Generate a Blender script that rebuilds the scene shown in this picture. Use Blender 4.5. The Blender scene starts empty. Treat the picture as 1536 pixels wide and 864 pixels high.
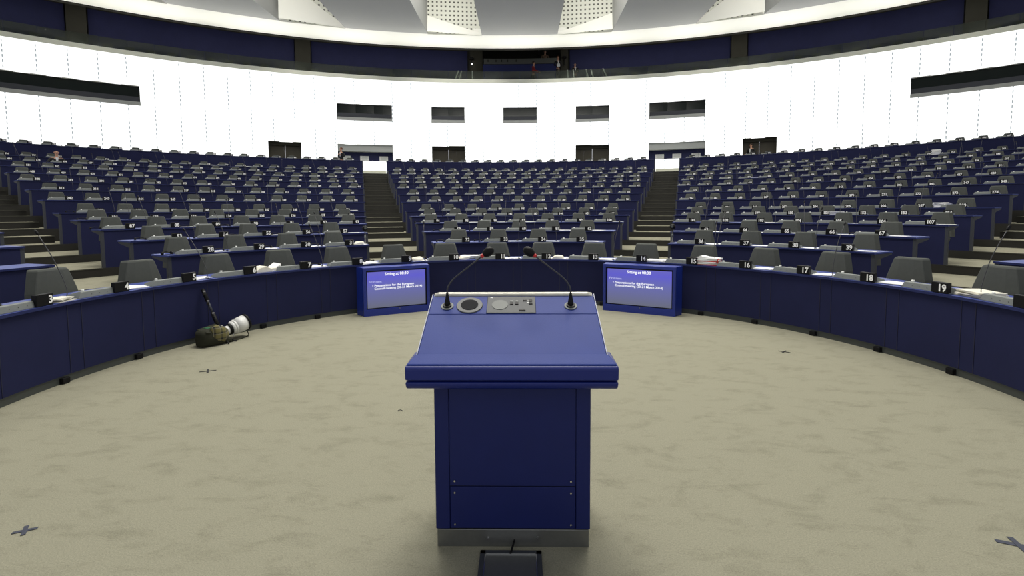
import bpy, bmesh, math, random
from mathutils import Vector, Matrix

# ------------------------------------------------------------------ camera, world, lamps, exposure
scene = bpy.context.scene
COL = scene.collection
R2D = math.degrees
D2R = math.radians
PI = math.pi

FOC, PPY, PIT, ROL, YAW = 756.012, 367.116, -0.06725491, -0.005774676, -0.01935153
CAMLOC = Vector((0.0771, -4.4173, 1.6))
_fw = Vector((math.sin(YAW) * math.cos(PIT), math.cos(YAW) * math.cos(PIT), math.sin(PIT)))
_r = Vector((math.cos(YAW), -math.sin(YAW), 0))
_u = _r.cross(_fw)
CR = _r * math.cos(ROL) + _u * math.sin(ROL)
CU = -_r * math.sin(ROL) + _u * math.cos(ROL)
cam_data = bpy.data.cameras.new('camera')
cam_data.sensor_width = 36.0
cam_data.lens = FOC / 1536 * 36
cam_data.shift_y = (PPY - 432) / 1536
cam_data.clip_end = 200
cam = bpy.data.objects.new('camera', cam_data)
COL.objects.link(cam)
cam.matrix_world = Matrix(((CR.x, CU.x, -_fw.x, CAMLOC.x), (CR.y, CU.y, -_fw.y, CAMLOC.y),
                           (CR.z, CU.z, -_fw.z, CAMLOC.z), (0, 0, 0, 1)))
scene.camera = cam
scene.view_settings.view_transform = 'Standard'
scene.view_settings.look = 'None'
scene.view_settings.gamma = 1
scene.view_settings.use_curve_mapping = False
scene.view_settings.exposure = 0.0

world = bpy.data.worlds.new('world')
scene.world = world
world.use_nodes = True
world.node_tree.nodes['Background'].inputs[0].default_value = (0.93, 0.95, 1.0, 1)
world.node_tree.nodes['Background'].inputs[1].default_value = 0.6

WALL_GLOW = 1.1
def area(name, loc, rot, sx, sy, power, color=(1, 0.97, 0.9)):
    L = bpy.data.lights.new(name, 'AREA')
    L.shape = 'RECTANGLE'; L.size = sx; L.size_y = sy
    L.energy = power; L.color = color
    o = bpy.data.objects.new(name, L); COL.objects.link(o)
    o.location = loc; o.rotation_euler = rot
    return o
# daylight-coloured lamp rows in the open slots between the ceiling beams
for sx in (-1, 1):
    area('slot_lamp', (sx * 4.17, 13.5, 16.6), (0, 0, 0), 2.6, 24, 1900)
    area('slot_lamp', (sx * 12.45, 11.5, 16.6), (0, 0, 0), 2.6, 22, 1600)
    area('slot_lamp', (sx * 20.7, 6, 16.6), (0, 0, 0), 2.6, 14, 900)
    # lamps under the gallery ceiling, washing its back wall
    for ga, gl in ((8, 3.5), (13.5, 3.5), (19, 3.5), (25, 3.5), (31, 3.5), (37, 3.5), (44, 4)):
        a_ = D2R(sx * ga)
        area('gallery_lamp', (38.6 * math.sin(a_), -6 + 38.6 * math.cos(a_), 13.0), (D2R(50), 0, -a_), gl, 0.4, 20)
area('gallery_lamp', (0, 32.4, 13.6), (D2R(60), 0, 0), 5, 0.3, 25)
# added unseen area lights on the gallery edge, brightening the ceiling rim from below
for k in range(-6, 7):
    a_ = D2R(k * 8.6)
    cs = area('added_rim_light', (36.50 * math.sin(a_), -6 + 36.50 * math.cos(a_), 10.54), (D2R(180 + 28), 0, -a_), 5.2, 0.08, 46)
    cs.data.spread = D2R(100)
area('floor_lamp', (0, 3.0, 12.6), (0, 0, 0), 4, 4, 1100)

def project(p):
    d = Vector(p) - CAMLOC
    z = d.dot(_fw)
    if z < 0.2:
        return None
    return 768 + FOC * d.dot(CR) / z, PPY - FOC * d.dot(CU) / z, z

# ------------------------------------------------------------------ materials
MATS = {}
def mat(name, col, rough=0.6, metal=0.0, noise=0.0, nscale=20, bump=0.0, bscale=200, spec=0.5,
        emit=None, estr=0.0, alpha=1.0, coat=0.0):
    m = bpy.data.materials.new(name); m.use_nodes = True
    nt = m.node_tree; b = nt.nodes['Principled BSDF']
    b.inputs['Base Color'].default_value = (*col, 1)
    b.inputs['Roughness'].default_value = rough
    b.inputs['Metallic'].default_value = metal
    b.inputs['Specular IOR Level'].default_value = spec
    b.inputs['Coat Weight'].default_value = coat
    b.inputs['Alpha'].default_value = alpha
    if emit:
        b.inputs['Emission Color'].default_value = (*emit, 1)
        b.inputs['Emission Strength'].default_value = estr
    tc = nt.nodes.new('ShaderNodeTexCoord')
    if noise > 0:
        n = nt.nodes.new('ShaderNodeTexNoise'); n.inputs['Scale'].default_value = nscale
        n.inputs['Detail'].default_value = 4
        nt.links.new(tc.outputs['Object'], n.inputs['Vector'])
        mix = nt.nodes.new('ShaderNodeMix'); mix.data_type = 'RGBA'
        mix.inputs['A'].default_value = (*[c * (1 - noise) for c in col], 1)
        mix.inputs['B'].default_value = (*[min(1, c * (1 + noise)) for c in col], 1)
        nt.links.new(n.outputs['Fac'], mix.inputs['Factor'])
        nt.links.new(mix.outputs['Result'], b.inputs['Base Color'])
    if bump > 0:
        n2 = nt.nodes.new('ShaderNodeTexNoise'); n2.inputs['Scale'].default_value = bscale
        nt.links.new(tc.outputs['Object'], n2.inputs['Vector'])
        bp = nt.nodes.new('ShaderNodeBump'); bp.inputs['Strength'].default_value = bump
        bp.inputs['Distance'].default_value = 0.002
        nt.links.new(n2.outputs['Fac'], bp.inputs['Height'])
        nt.links.new(bp.outputs['Normal'], b.inputs['Normal'])
    MATS[name] = m
    return m

M_PANEL = mat('blue_panel', (0.0120, 0.0148, 0.060), 0.8, noise=0.18, nscale=3, bump=0.15, bscale=90, spec=0.25)
M_TOP = mat('blue_worktop', (0.045, 0.070, 0.29), 0.38, noise=0.08, nscale=6)
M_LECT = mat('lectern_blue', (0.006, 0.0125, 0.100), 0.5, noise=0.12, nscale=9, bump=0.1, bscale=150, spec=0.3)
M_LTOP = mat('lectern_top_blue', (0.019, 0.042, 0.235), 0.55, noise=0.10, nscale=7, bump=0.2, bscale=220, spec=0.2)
M_MONB = mat('monitor_blue', (0.010, 0.028, 0.26), 0.4, noise=0.05)
M_CHAIR = mat('chair_grey', (0.080, 0.085, 0.078), 0.85, noise=0.10, nscale=30, bump=0.3, bscale=400, spec=0.2)
M_CONS = mat('console_grey', (0.185, 0.20, 0.195), 0.6, noise=0.07, nscale=25)
M_STEEL = mat('kick_grey', (0.065, 0.072, 0.068), 0.5, metal=0.2, noise=0.1, nscale=5)
M_EDGE = mat('desk_edge_grey', (0.036, 0.040, 0.052), 0.6)
M_BLACK = mat('black_plastic', (0.005, 0.005, 0.006), 0.5, spec=0.2)
M_WHITE = mat('numeral_white', (0.97, 0.97, 0.97), 0.6)
M_PAPER = mat('paper', (0.83, 0.83, 0.82), 0.85, noise=0.06, nscale=12)
M_CREAM = mat('cream_paper', (0.78, 0.75, 0.64), 0.85, noise=0.1, nscale=14)
M_RED = mat('red_folder', (0.62, 0.04, 0.02), 0.5)
M_PINK = mat('pink_folder', (0.75, 0.48, 0.45), 0.6)
M_GOOSE = mat('gooseneck_grey', (0.06, 0.06, 0.065), 0.4, metal=0.4)
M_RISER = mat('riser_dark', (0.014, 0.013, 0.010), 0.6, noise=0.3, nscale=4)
M_NOSE = mat('nosing', (0.06, 0.06, 0.045), 0.6)
M_CEIL = mat('ceiling_white', (0.90, 0.90, 0.84), 0.8, noise=0.02, nscale=1)
M_BEAM = mat('beam_shade_grey', (0.37, 0.375, 0.365), 0.8, noise=0.03, nscale=1)  # shade of the undersides is darkened into the whole beam's colour
M_BAND = mat('parapet_cream', (0.78, 0.79, 0.68), 0.6, noise=0.02)
M_SILL = mat('sill_grey', (0.40, 0.41, 0.39), 0.6)
M_EDGEB = mat('worktop_edge_blue', (0.014, 0.021, 0.10), 0.5, spec=0.3)
M_LINTEL = mat('lintel_grey', (0.42, 0.44, 0.43), 0.6)
M_JOINT = mat('joint_dark', (0.008, 0.009, 0.035), 0.6)
M_RAILB = mat('rail_lit_blue', (0.011, 0.021, 0.165), 0.4, spec=0.35)  # lectern blue lightened, so the colour holds the extra light on the rail
M_DARK = mat('gallery_dark', (0.022, 0.021, 0.016), 0.8, noise=0.15, nscale=2)
M_PILLAR = mat('pillar_brown', (0.040, 0.038, 0.026), 0.8, noise=0.15, nscale=3)
M_GBLUE = mat('gallery_blue', (0.012, 0.015, 0.070), 0.8, noise=0.15, nscale=2)
M_GBLUE2 = mat('booth_blue', (0.008, 0.017, 0.125), 0.6, noise=0.1)
M_GGREY = mat('booth_grey', (0.10, 0.105, 0.095), 0.7, noise=0.1)
M_DOOR = mat('door_brown', (0.040, 0.034, 0.020), 0.6, noise=0.2, nscale=5)
M_REVEAL = mat('reveal_white', (0.75, 0.76, 0.73), 0.6, noise=0.02)
M_CHROME = mat('chrome', (0.7, 0.7, 0.7), 0.25, metal=1.0)
M_METAL = mat('brushed_steel', (0.20, 0.205, 0.20), 0.35, metal=0.7, noise=0.1, nscale=60)
M_SKIN = mat('skin', (0.55, 0.30, 0.20), 0.6)
M_HAIR = mat('dark_hair', (0.03, 0.018, 0.012), 0.7)
M_HAIRB = mat('brown_hair', (0.16, 0.06, 0.03), 0.7)
M_SUIT = mat('dark_suit', (0.012, 0.012, 0.014), 0.8)
M_REDCL = mat('red_jacket', (0.22, 0.010, 0.014), 0.8)
M_BRCL = mat('brown_jacket', (0.14, 0.09, 0.06), 0.8)
M_SHIRT = mat('white_shirt', (0.75, 0.75, 0.75), 0.8)
M_SIGN = mat('notice_white', (0.75, 0.76, 0.74), 0.6)
M_SIGNT = mat('notice_print', (0.42, 0.43, 0.42), 0.7)
M_OLIVE = mat('olive_canvas', (0.018, 0.019, 0.009), 0.9, noise=0.3, nscale=18, bump=0.4, bscale=120)
M_GREEN = mat('green_lining', (0.02, 0.10, 0.04), 0.8)
M_LENS = mat('lens_white', (0.72, 0.72, 0.70), 0.4)
M_REDRING = mat('red_ring', (0.6, 0.02, 0.02), 0.4)
M_TAPE = mat('cross_tape', (0.045, 0.05, 0.075), 0.8)
M_TAPEB = mat('black_tape', (0.02, 0.02, 0.02), 0.8)
M_TITANIUM = mat('rail_beige', (0.55, 0.54, 0.47), 0.35, metal=0.3)
M_STRIP = mat('edge_strip', (0.26, 0.28, 0.38), 0.4)
M_SPK = mat('speaker_mesh', (0.008, 0.009, 0.012), 0.8, spec=0.2)
M_PLATE = mat('panel_grey', (0.045, 0.05, 0.055), 0.5, spec=0.3)
M_RING = mat('ring_grey', (0.085, 0.09, 0.095), 0.55)

def glass_mat():
    m = bpy.data.materials.new('balustrade_glass'); m.use_nodes = True
    nt = m.node_tree; nt.nodes.clear()
    out = nt.nodes.new('ShaderNodeOutputMaterial')
    tr = nt.nodes.new('ShaderNodeBsdfTransparent'); tr.inputs[0].default_value = (0.62, 0.66, 0.62, 1)
    df = nt.nodes.new('ShaderNodeBsdfDiffuse'); df.inputs[0].default_value = (0.16, 0.17, 0.15, 1)
    gl = nt.nodes.new('ShaderNodeBsdfGlossy'); gl.inputs['Roughness'].default_value = 0.05
    m1 = nt.nodes.new('ShaderNodeMixShader'); m1.inputs[0].default_value = 0.16
    m2 = nt.nodes.new('ShaderNodeMixShader'); m2.inputs[0].default_value = 0.015
    nt.links.new(tr.outputs[0], m1.inputs[1]); nt.links.new(df.outputs[0], m1.inputs[2])
    nt.links.new(m1.outputs[0], m2.inputs[1]); nt.links.new(gl.outputs[0], m2.inputs[2])
    nt.links.new(m1.outputs[0], out.inputs[0])
    return m
M_GLASS = glass_mat()
def darkglass():
    m = mat('window_pane', (0.006, 0.011, 0.010), 0.16, spec=0.25)
    return m
M_PANE = darkglass()

def math_node(nt, op, a, b=None, c=None):
    n = nt.nodes.new('ShaderNodeMath'); n.operation = op
    for i, v in enumerate((a, b, c)):
        if v is None: continue
        if isinstance(v, (int, float)): n.inputs[i].default_value = v
        else: nt.links.new(v, n.inputs[i])
    return n.outputs[0]

def wall_mat():
    """backlit white glass sheets; dashed dark joints every 1.9 degrees (uv.x counts sheets, uv.y metres)"""
    m = bpy.data.materials.new('backlit_glass_wall'); m.use_nodes = True
    nt = m.node_tree; b = nt.nodes['Principled BSDF']
    b.inputs['Roughness'].default_value = 0.35
    b.inputs['Base Color'].default_value = (0.85, 0.86, 0.86, 1)
    uv = nt.nodes.new('ShaderNodeUVMap'); sep = nt.nodes.new('ShaderNodeSeparateXYZ')
    nt.links.new(uv.outputs[0], sep.inputs[0])
    fx = math_node(nt, 'FRACT', sep.outputs[0])
    d = math_node(nt, 'ABSOLUTE', math_node(nt, 'SUBTRACT', fx, 0.5))
    line = math_node(nt, 'GREATER_THAN', d, 0.480)
    dash = math_node(nt, 'LESS_THAN', math_node(nt, 'FRACT', math_node(nt, 'MULTIPLY', sep.outputs[1], 4.0)), 0.6)
    fac = math_node(nt, 'MULTIPLY', line, math_node(nt, 'ADD', math_node(nt, 'MULTIPLY', dash, 0.72), 0.12))
    mix = nt.nodes.new('ShaderNodeMix'); mix.data_type = 'RGBA'
    mix.inputs['A'].default_value = (0.98, 1.0, 1.0, 1); mix.inputs['B'].default_value = (0.10, 0.13, 0.15, 1)
    nt.links.new(fac, mix.inputs['Factor'])
    nt.links.new(mix.outputs['Result'], b.inputs['Base Color'])
    nt.links.new(mix.outputs['Result'], b.inputs['Emission Color'])
    b.inputs['Emission Strength'].default_value = WALL_GLOW
    return m
M_WALL = wall_mat()

def perf_mat():
    m = bpy.data.materials.new('perforated_panel'); m.use_nodes = True
    nt = m.node_tree; b = nt.nodes['Principled BSDF']
    b.inputs['Roughness'].default_value = 0.7
    uv = nt.nodes.new('ShaderNodeUVMap'); sep = nt.nodes.new('ShaderNodeSeparateXYZ')
    nt.links.new(uv.outputs[0], sep.inputs[0])
    hx = math_node(nt, 'LESS_THAN', math_node(nt, 'ABSOLUTE', math_node(nt, 'SUBTRACT', math_node(nt, 'FRACT', sep.outputs[0]), 0.5)), 0.20)
    hy = math_node(nt, 'LESS_THAN', math_node(nt, 'ABSOLUTE', math_node(nt, 'SUBTRACT', math_node(nt, 'FRACT', sep.outputs[1]), 0.5)), 0.20)
    fac = math_node(nt, 'MULTIPLY', hx, hy)
    mix = nt.nodes.new('ShaderNodeMix'); mix.data_type = 'RGBA'
    mix.inputs['A'].default_value = (0.74, 0.75, 0.67, 1); mix.inputs['B'].default_value = (0.10, 0.10, 0.085, 1)
    nt.links.new(fac, mix.inputs['Factor'])
    nt.links.new(mix.outputs['Result'], b.inputs['Base Color'])
    return m
M_PERF = perf_mat()

def carpet_mat():
    m = bpy.data.materials.new('beige_carpet'); m.use_nodes = True
    nt = m.node_tree; b = nt.nodes['Principled BSDF']
    b.inputs['Roughness'].default_value = 0.95; b.inputs['Specular IOR Level'].default_value = 0.1
    tc = nt.nodes.new('ShaderNodeTexCoord')
    mp = nt.nodes.new('ShaderNodeMapping'); mp.inputs['Scale'].default_value = (1.0, 1.9, 1)
    mp.inputs['Rotation'].default_value = (0, 0, 0.25)
    nt.links.new(tc.outputs['Object'], mp.inputs['Vector'])
    n1 = nt.nodes.new('ShaderNodeTexNoise'); n1.inputs['Scale'].default_value = 3.6; n1.inputs['Detail'].default_value = 9
    n1.inputs['Roughness'].default_value = 0.72; n1.inputs['Distortion'].default_value = 0.4
    nt.links.new(mp.outputs[0], n1.inputs['Vector'])
    r1 = nt.nodes.new('ShaderNodeValToRGB')
    r1.color_ramp.elements[0].position = 0.27; r1.color_ramp.elements[0].color = (0.225, 0.216, 0.158, 1)
    r1.color_ramp.elements[1].position = 0.50; r1.color_ramp.elements[1].color = (0.300, 0.289, 0.216, 1)
    nt.links.new(n1.outputs['Fac'], r1.inputs[0])
    n2 = nt.nodes.new('ShaderNodeTexNoise'); n2.inputs['Scale'].default_value = 140; n2.inputs['Detail'].default_value = 3
    nt.links.new(tc.outputs['Object'], n2.inputs['Vector'])
    mix = nt.nodes.new('ShaderNodeMix'); mix.data_type = 'RGBA'; mix.blend_type = 'MULTIPLY'
    mix.inputs['Factor'].default_value = 0.35
    r2 = nt.nodes.new('ShaderNodeValToRGB')
    r2.color_ramp.elements[0].position = 0.3; r2.color_ramp.elements[0].color = (0.45, 0.45, 0.45, 1)
    r2.color_ramp.elements[1].position = 0.7; r2.color_ramp.elements[1].color = (1.25, 1.25, 1.25, 1)
    nt.links.new(n2.outputs['Fac'], r2.inputs[0])
    nt.links.new(r1.outputs[0], mix.inputs['A']); nt.links.new(r2.outputs[0], mix.inputs['B'])
    nt.links.new(mix.outputs['Result'], b.inputs['Base Color'])
    bp = nt.nodes.new('ShaderNodeBump'); bp.inputs['Strength'].default_value = 0.5; bp.inputs['Distance'].default_value = 0.004
    nt.links.new(n2.outputs['Fac'], bp.inputs['Height']); nt.links.new(bp.outputs['Normal'], b.inputs['Normal'])
    return m
M_CARPET = carpet_mat()

def tartan_mat():
    m = bpy.data.materials.new('tartan'); m.use_nodes = True
    nt = m.node_tree; b = nt.nodes['Principled BSDF']; b.inputs['Roughness'].default_value = 0.9
    tc = nt.nodes.new('ShaderNodeTexCoord'); sep = nt.nodes.new('ShaderNodeSeparateXYZ')
    nt.links.new(tc.outputs['Object'], sep.inputs[0])
    def stripes(o, s, w):
        return math_node(nt, 'LESS_THAN', math_node(nt, 'FRACT', math_node(nt, 'MULTIPLY', o, s)), w)
    a = stripes(sep.outputs[0], 14, 0.35); c = stripes(sep.outputs[2], 14, 0.35)
    f = math_node(nt, 'MULTIPLY', math_node(nt, 'ADD', a, c), 0.5)
    w = math_node(nt, 'MAXIMUM', stripes(sep.outputs[0], 14, 0.07), stripes(sep.outputs[2], 14, 0.07))
    mix = nt.nodes.new('ShaderNodeMix'); mix.data_type = 'RGBA'
    mix.inputs['A'].default_value = (0.16, 0.14, 0.05, 1); mix.inputs['B'].default_value = (0.015, 0.018, 0.02, 1)
    nt.links.new(f, mix.inputs['Factor'])
    mx2 = nt.nodes.new('ShaderNodeMix'); mx2.data_type = 'RGBA'
    nt.links.new(mix.outputs['Result'], mx2.inputs['A']); mx2.inputs['B'].default_value = (0.35, 0.32, 0.24, 1)
    nt.links.new(math_node(nt, 'MULTIPLY', w, 0.6), mx2.inputs['Factor'])
    nt.links.new(mx2.outputs['Result'], b.inputs['Base Color'])
    return m
M_TARTAN = tartan_mat()

def screen_mat():
    m = bpy.data.materials.new('display'); m.use_nodes = True
    nt = m.node_tree; b = nt.nodes['Principled BSDF']
    b.inputs['Base Color'].default_value = (0.02, 0.02, 0.03, 1); b.inputs['Roughness'].default_value = 0.25
    tc = nt.nodes.new('ShaderNodeTexCoord'); sep = nt.nodes.new('ShaderNodeSeparateXYZ')
    nt.links.new(tc.outputs['Generated'], sep.inputs[0])
    rp = nt.nodes.new('ShaderNodeValToRGB'); e = rp.color_ramp.elements
    e[0].position = 0.0; e[0].color = (0.125, 0.135, 0.19, 1)
    e[1].position = 1.0; e[1].color = (0.13, 0.125, 0.52, 1)
    k = e.new(0.55); k.color = (0.125, 0.135, 0.42, 1)
    k = e.new(0.82); k.color = (0.105, 0.10, 0.60, 1)
    nt.links.new(sep.outputs[2], rp.inputs[0])
    nt.links.new(rp.outputs[0], b.inputs['Emission Color']); b.inputs['Emission Strength'].default_value = 0.95
    return m
M_SCREEN = screen_mat()
M_SCRTXT = mat('display_text', (0.5, 0.5, 0.5), 0.5, emit=(1, 1, 1), estr=0.95)
M_SCRTXT2 = mat('display_text_dim', (0.3, 0.3, 0.4), 0.5, emit=(0.62, 0.64, 1), estr=0.75)
M_LED = mat('spot_lamp', (1, 1, 1), 0.5, emit=(1, 0.98, 0.9), estr=6)

# ------------------------------------------------------------------ mesh helpers
def link(name, me, mats, parent=None):
    o = bpy.data.objects.new(name, me)
    COL.objects.link(o)
    if mats is not None:
        for m in (mats if isinstance(mats, (list, tuple)) else [mats]):
            me.materials.append(m)
    if parent is not None: o.parent = parent
    return o

def tag(o, label, cat=None, group=None, kind=None):
    if label: o['label'] = label
    if cat: o['category'] = cat
    if group: o['group'] = group
    if kind: o['kind'] = kind
    return o

def empty(name, loc, rz=0.0, label=None, cat=None, group=None, kind=None):
    o = bpy.data.objects.new(name, None); o.empty_display_size = 0.1
    COL.objects.link(o); o.location = loc; o.rotation_euler = (0, 0, rz)
    return tag(o, label, cat, group, kind)

class MB:
    """collects boxes, prisms, tubes, discs into one mesh"""
    def __init__(s): s.v = []; s.f = []; s.mi = []; s.uv = []; s.sm = []
    def add(s, vs, fs, mi=0, smooth=False):
        k = len(s.v); s.v += [tuple(v) for v in vs]
        for f in fs:
            s.f.append(tuple(i + k for i in f)); s.mi.append(mi); s.sm.append(smooth)
    def box(s, c, d, mi=0, mtx=None):
        x, y, z = c; a, b, h = d[0] / 2, d[1] / 2, d[2] / 2
        vs = [(x + i * a, y + j * b, z + k * h) for k in (-1, 1) for j in (-1, 1) for i in (-1, 1)]
        if mtx: vs = [tuple(mtx @ Vector(v)) for v in vs]
        s.add(vs, [(0, 2, 3, 1), (4, 5, 7, 6), (0, 1, 5, 4), (2, 6, 7, 3), (0, 4, 6, 2), (1, 3, 7, 5)], mi)
    def hexa(s, vs, mi=0):
        s.add(vs, [(0, 2, 3, 1), (4, 5, 7, 6), (0, 1, 5, 4), (2, 6, 7, 3), (0, 4, 6, 2), (1, 3, 7, 5)], mi)
    def prism_x(s, prof, x0, x1, mi=0, x0b=None, x1b=None):
        """profile in (y, z), extruded along x"""
        n = len(prof)
        vs = [(x0, y, z) for y, z in prof] + [(x1, y, z) for y, z in prof]
        fs = [tuple(range(n))[::-1], tuple(range(n, 2 * n))]
        fs += [(i, (i + 1) % n, n + (i + 1) % n, n + i) for i in range(n)]
        s.add(vs, fs, mi)
    def prism_y(s, prof, y0, y1, mi=0):
        n = len(prof)
        vs = [(x, y0, z) for x, z in prof] + [(x, y1, z) for x, z in prof]
        fs = [tuple(range(n)), tuple(range(n, 2 * n))[::-1]]
        fs += [(i, n + i, n + (i + 1) % n, (i + 1) % n) for i in range(n)]
        s.add(vs, fs, mi)
    def tube(s, pts, rads, n=8, mi=0, cap=True):
        pts = [Vector(p) for p in pts]
        if isinstance(rads, (int, float)): rads = [rads] * len(pts)
        k = len(s.v); up = Vector((0, 0, 1)); prev = None
        for i, p in enumerate(pts):
            d = (pts[min(i + 1, len(pts) - 1)] - pts[max(i - 1, 0)])
            d = d.normalized() if d.length > 1e-9 else Vector((0, 0, 1))
            if prev is None:
                a = d.cross(up if abs(d.dot(up)) < 0.95 else Vector((1, 0, 0))).normalized()
            else:
                a = (prev - d * prev.dot(d)).normalized()
            prev = a; b = d.cross(a)
            for j in range(n):
                t = 2 * PI * j / n
                s.v.append(tuple(p + (a * math.cos(t) + b * math.sin(t)) * rads[i]))
        for i in range(len(pts) - 1):
            for j in range(n):
                q = (j + 1) % n
                s.f.append((k + i * n + j, k + i * n + q, k + (i + 1) * n + q, k + (i + 1) * n + j)); s.mi.append(mi); s.sm.append(True)
        if cap:
            s.f.append(tuple(k + j for j in range(n))[::-1]); s.mi.append(mi); s.sm.append(False)
            e = k + (len(pts) - 1) * n
            s.f.append(tuple(e + j for j in range(n))); s.mi.append(mi); s.sm.append(False)
    def arc(s, R0, R1, z0, z1, a0, a1, cy=0.0, step=2.0, mi=0, mi_front=None, mi_top=None, z0b=None, z1b=None, uvs=False):
        """ring sector, angles in degrees clockwise from +y; z0b/z1b are heights at R1"""
        n = max(1, int(math.ceil((a1 - a0) / step))); k = len(s.v)
        z0b = z0 if z0b is None else z0b; z1b = z1 if z1b is None else z1b
        for i in range(n + 1):
            a = D2R(a0 + (a1 - a0) * i / n); sa, ca = math.sin(a), math.cos(a)
            s.v += [(R0 * sa, cy + R0 * ca, z0), (R1 * sa, cy + R1 * ca, z0b), (R0 * sa, cy + R0 * ca, z1), (R1 * sa, cy + R1 * ca, z1b)]
        mf = mi if mi_front is None else mi_front; mt = mi if mi_top is None else mi_top
        for i in range(n):
            p = k + 4 * i; q = p + 4
            for f, m_ in (((p, q, q + 2, p + 2), mf), ((p + 1, p + 3, q + 3, q + 1), mi), ((p + 2, q + 2, q + 3, p + 3), mt), ((p, p + 1, q + 1, q), mi)):
                s.f.append(f); s.mi.append(m_); s.sm.append(False)
        e = k + 4 * n
        s.f.append((k, k + 2, k + 3, k + 1)); s.mi.append(mi); s.sm.append(False)
        s.f.append((e, e + 1, e + 3, e + 2)); s.mi.append(mi); s.sm.append(False)
    def mesh(s, name):
        me = bpy.data.meshes.new(name)
        me.from_pydata(s.v, [], s.f)
        me.polygons.foreach_set('material_index', s.mi)
        me.polygons.foreach_set('use_smooth', s.sm)
        me.update()
        return me
    def build(s, name, mats, parent=None, bevel=0.0, fix=True, seg=2):
        me = s.mesh(name)
        if fix or bevel:
            bm = bmesh.new(); bm.from_mesh(me)
            if fix: bmesh.ops.recalc_face_normals(bm, faces=bm.faces)
            if bevel:
                ed = [e for e in bm.edges if len(e.link_faces) == 2 and e.calc_face_angle(0) > 0.5]
                bmesh.ops.bevel(bm, geom=ed, offset=bevel, segments=seg, affect='EDGES', profile=0.5, clamp_overlap=True)
            bm.to_mesh(me); bm.free()
        return link(name, me, mats, parent)

def pol(R, a, z, cy=0.0):
    a = D2R(a); return Vector((R * math.sin(a), cy + R * math.cos(a), z))
def interp(pts, n):
    """Catmull-Rom through points"""
    P = [Vector(p) for p in pts]; P = [P[0] * 2 - P[1]] + P + [P[-1] * 2 - P[-2]]
    out = []
    for i in range(1, len(P) - 2):
        for k in range(n):
            t = k / n
            out.append(0.5 * ((2 * P[i]) + (-P[i - 1] + P[i + 1]) * t + (2 * P[i - 1] - 5 * P[i] + 4 * P[i + 1] - P[i + 2]) * t * t + (-P[i - 1] + 3 * P[i] - 3 * P[i + 1] + P[i + 2]) * t ** 3))
    out.append(P[-2]); return out

# text -> mesh
_tc = {}
def text_mesh(txt, size, bold=0.02, ext=0.0, align='CENTER', res=2):
    key = (txt, size, bold, ext, align)
    if key in _tc: return _tc[key]
    cu = bpy.data.curves.new('t', 'FONT'); cu.body = txt; cu.size = size; cu.offset = bold * size
    cu.extrude = ext; cu.align_x = align; cu.align_y = 'CENTER'; cu.resolution_u = res
    o = bpy.data.objects.new('t', cu); COL.objects.link(o)
    dg = bpy.context.evaluated_depsgraph_get(); dg.update()
    me = bpy.data.meshes.new_from_object(o.evaluated_get(dg))
    vs = [v.co.copy() for v in me.vertices]; fs = [tuple(p.vertices) for p in me.polygons]
    bpy.data.objects.remove(o); bpy.data.curves.remove(cu); bpy.data.meshes.remove(me)
    _tc[key] = (vs, fs); return _tc[key]

# ------------------------------------------------------------------ the hemicycle's plan
NR = 14
HT = [0.766, 0.950, 1.110, 1.280, 1.450, 1.620, 1.962, 2.300, 2.640, 2.980, 3.320, 3.660, 4.000, 4.710]
RAD = [4.240] + [4.326 + 1.835 * i for i in range(1, NR)]
FLR = [h - 0.766 for h in HT]; FLR[0] = 0.0
WR, WC = 36.5, -6.0                       # outer wall circle: radius and centre y
NSEAT = [0, 4, 5, 7, 8, 9, 11, 12, 14, 15, 16, 18, 19, 20]
LEFT0 = [0, 28, 53, 87, 131, 182, 242, 313, 388, 468, 551, 634, 709, 790]
def a_mid(R): return 17.3 - 6.0 / R
def a_in(R): return 17.6 + 66.0 / R
def a_out(R): return 52.4 + 44.0 / R
def a_ext(R): return 52.4 + 124.0 / R
ORD = ['first', 'second', 'third', 'fourth', 'fifth', 'sixth', 'seventh', 'eighth', 'ninth', 'tenth', 'eleventh', 'twelfth', 'thirteenth', 'fourteenth', 'fifteenth', 'sixteenth', 'seventeenth', 'eighteenth', 'nineteenth', 'twentieth', 'twenty-first', 'twenty-second']
ROWWORD = ['first', 'second', 'third', 'fourth', 'fifth', 'sixth', 'seventh', 'eighth', 'ninth', 'tenth', 'eleventh', 'twelfth', 'thirteenth', 'fourteenth']

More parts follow.
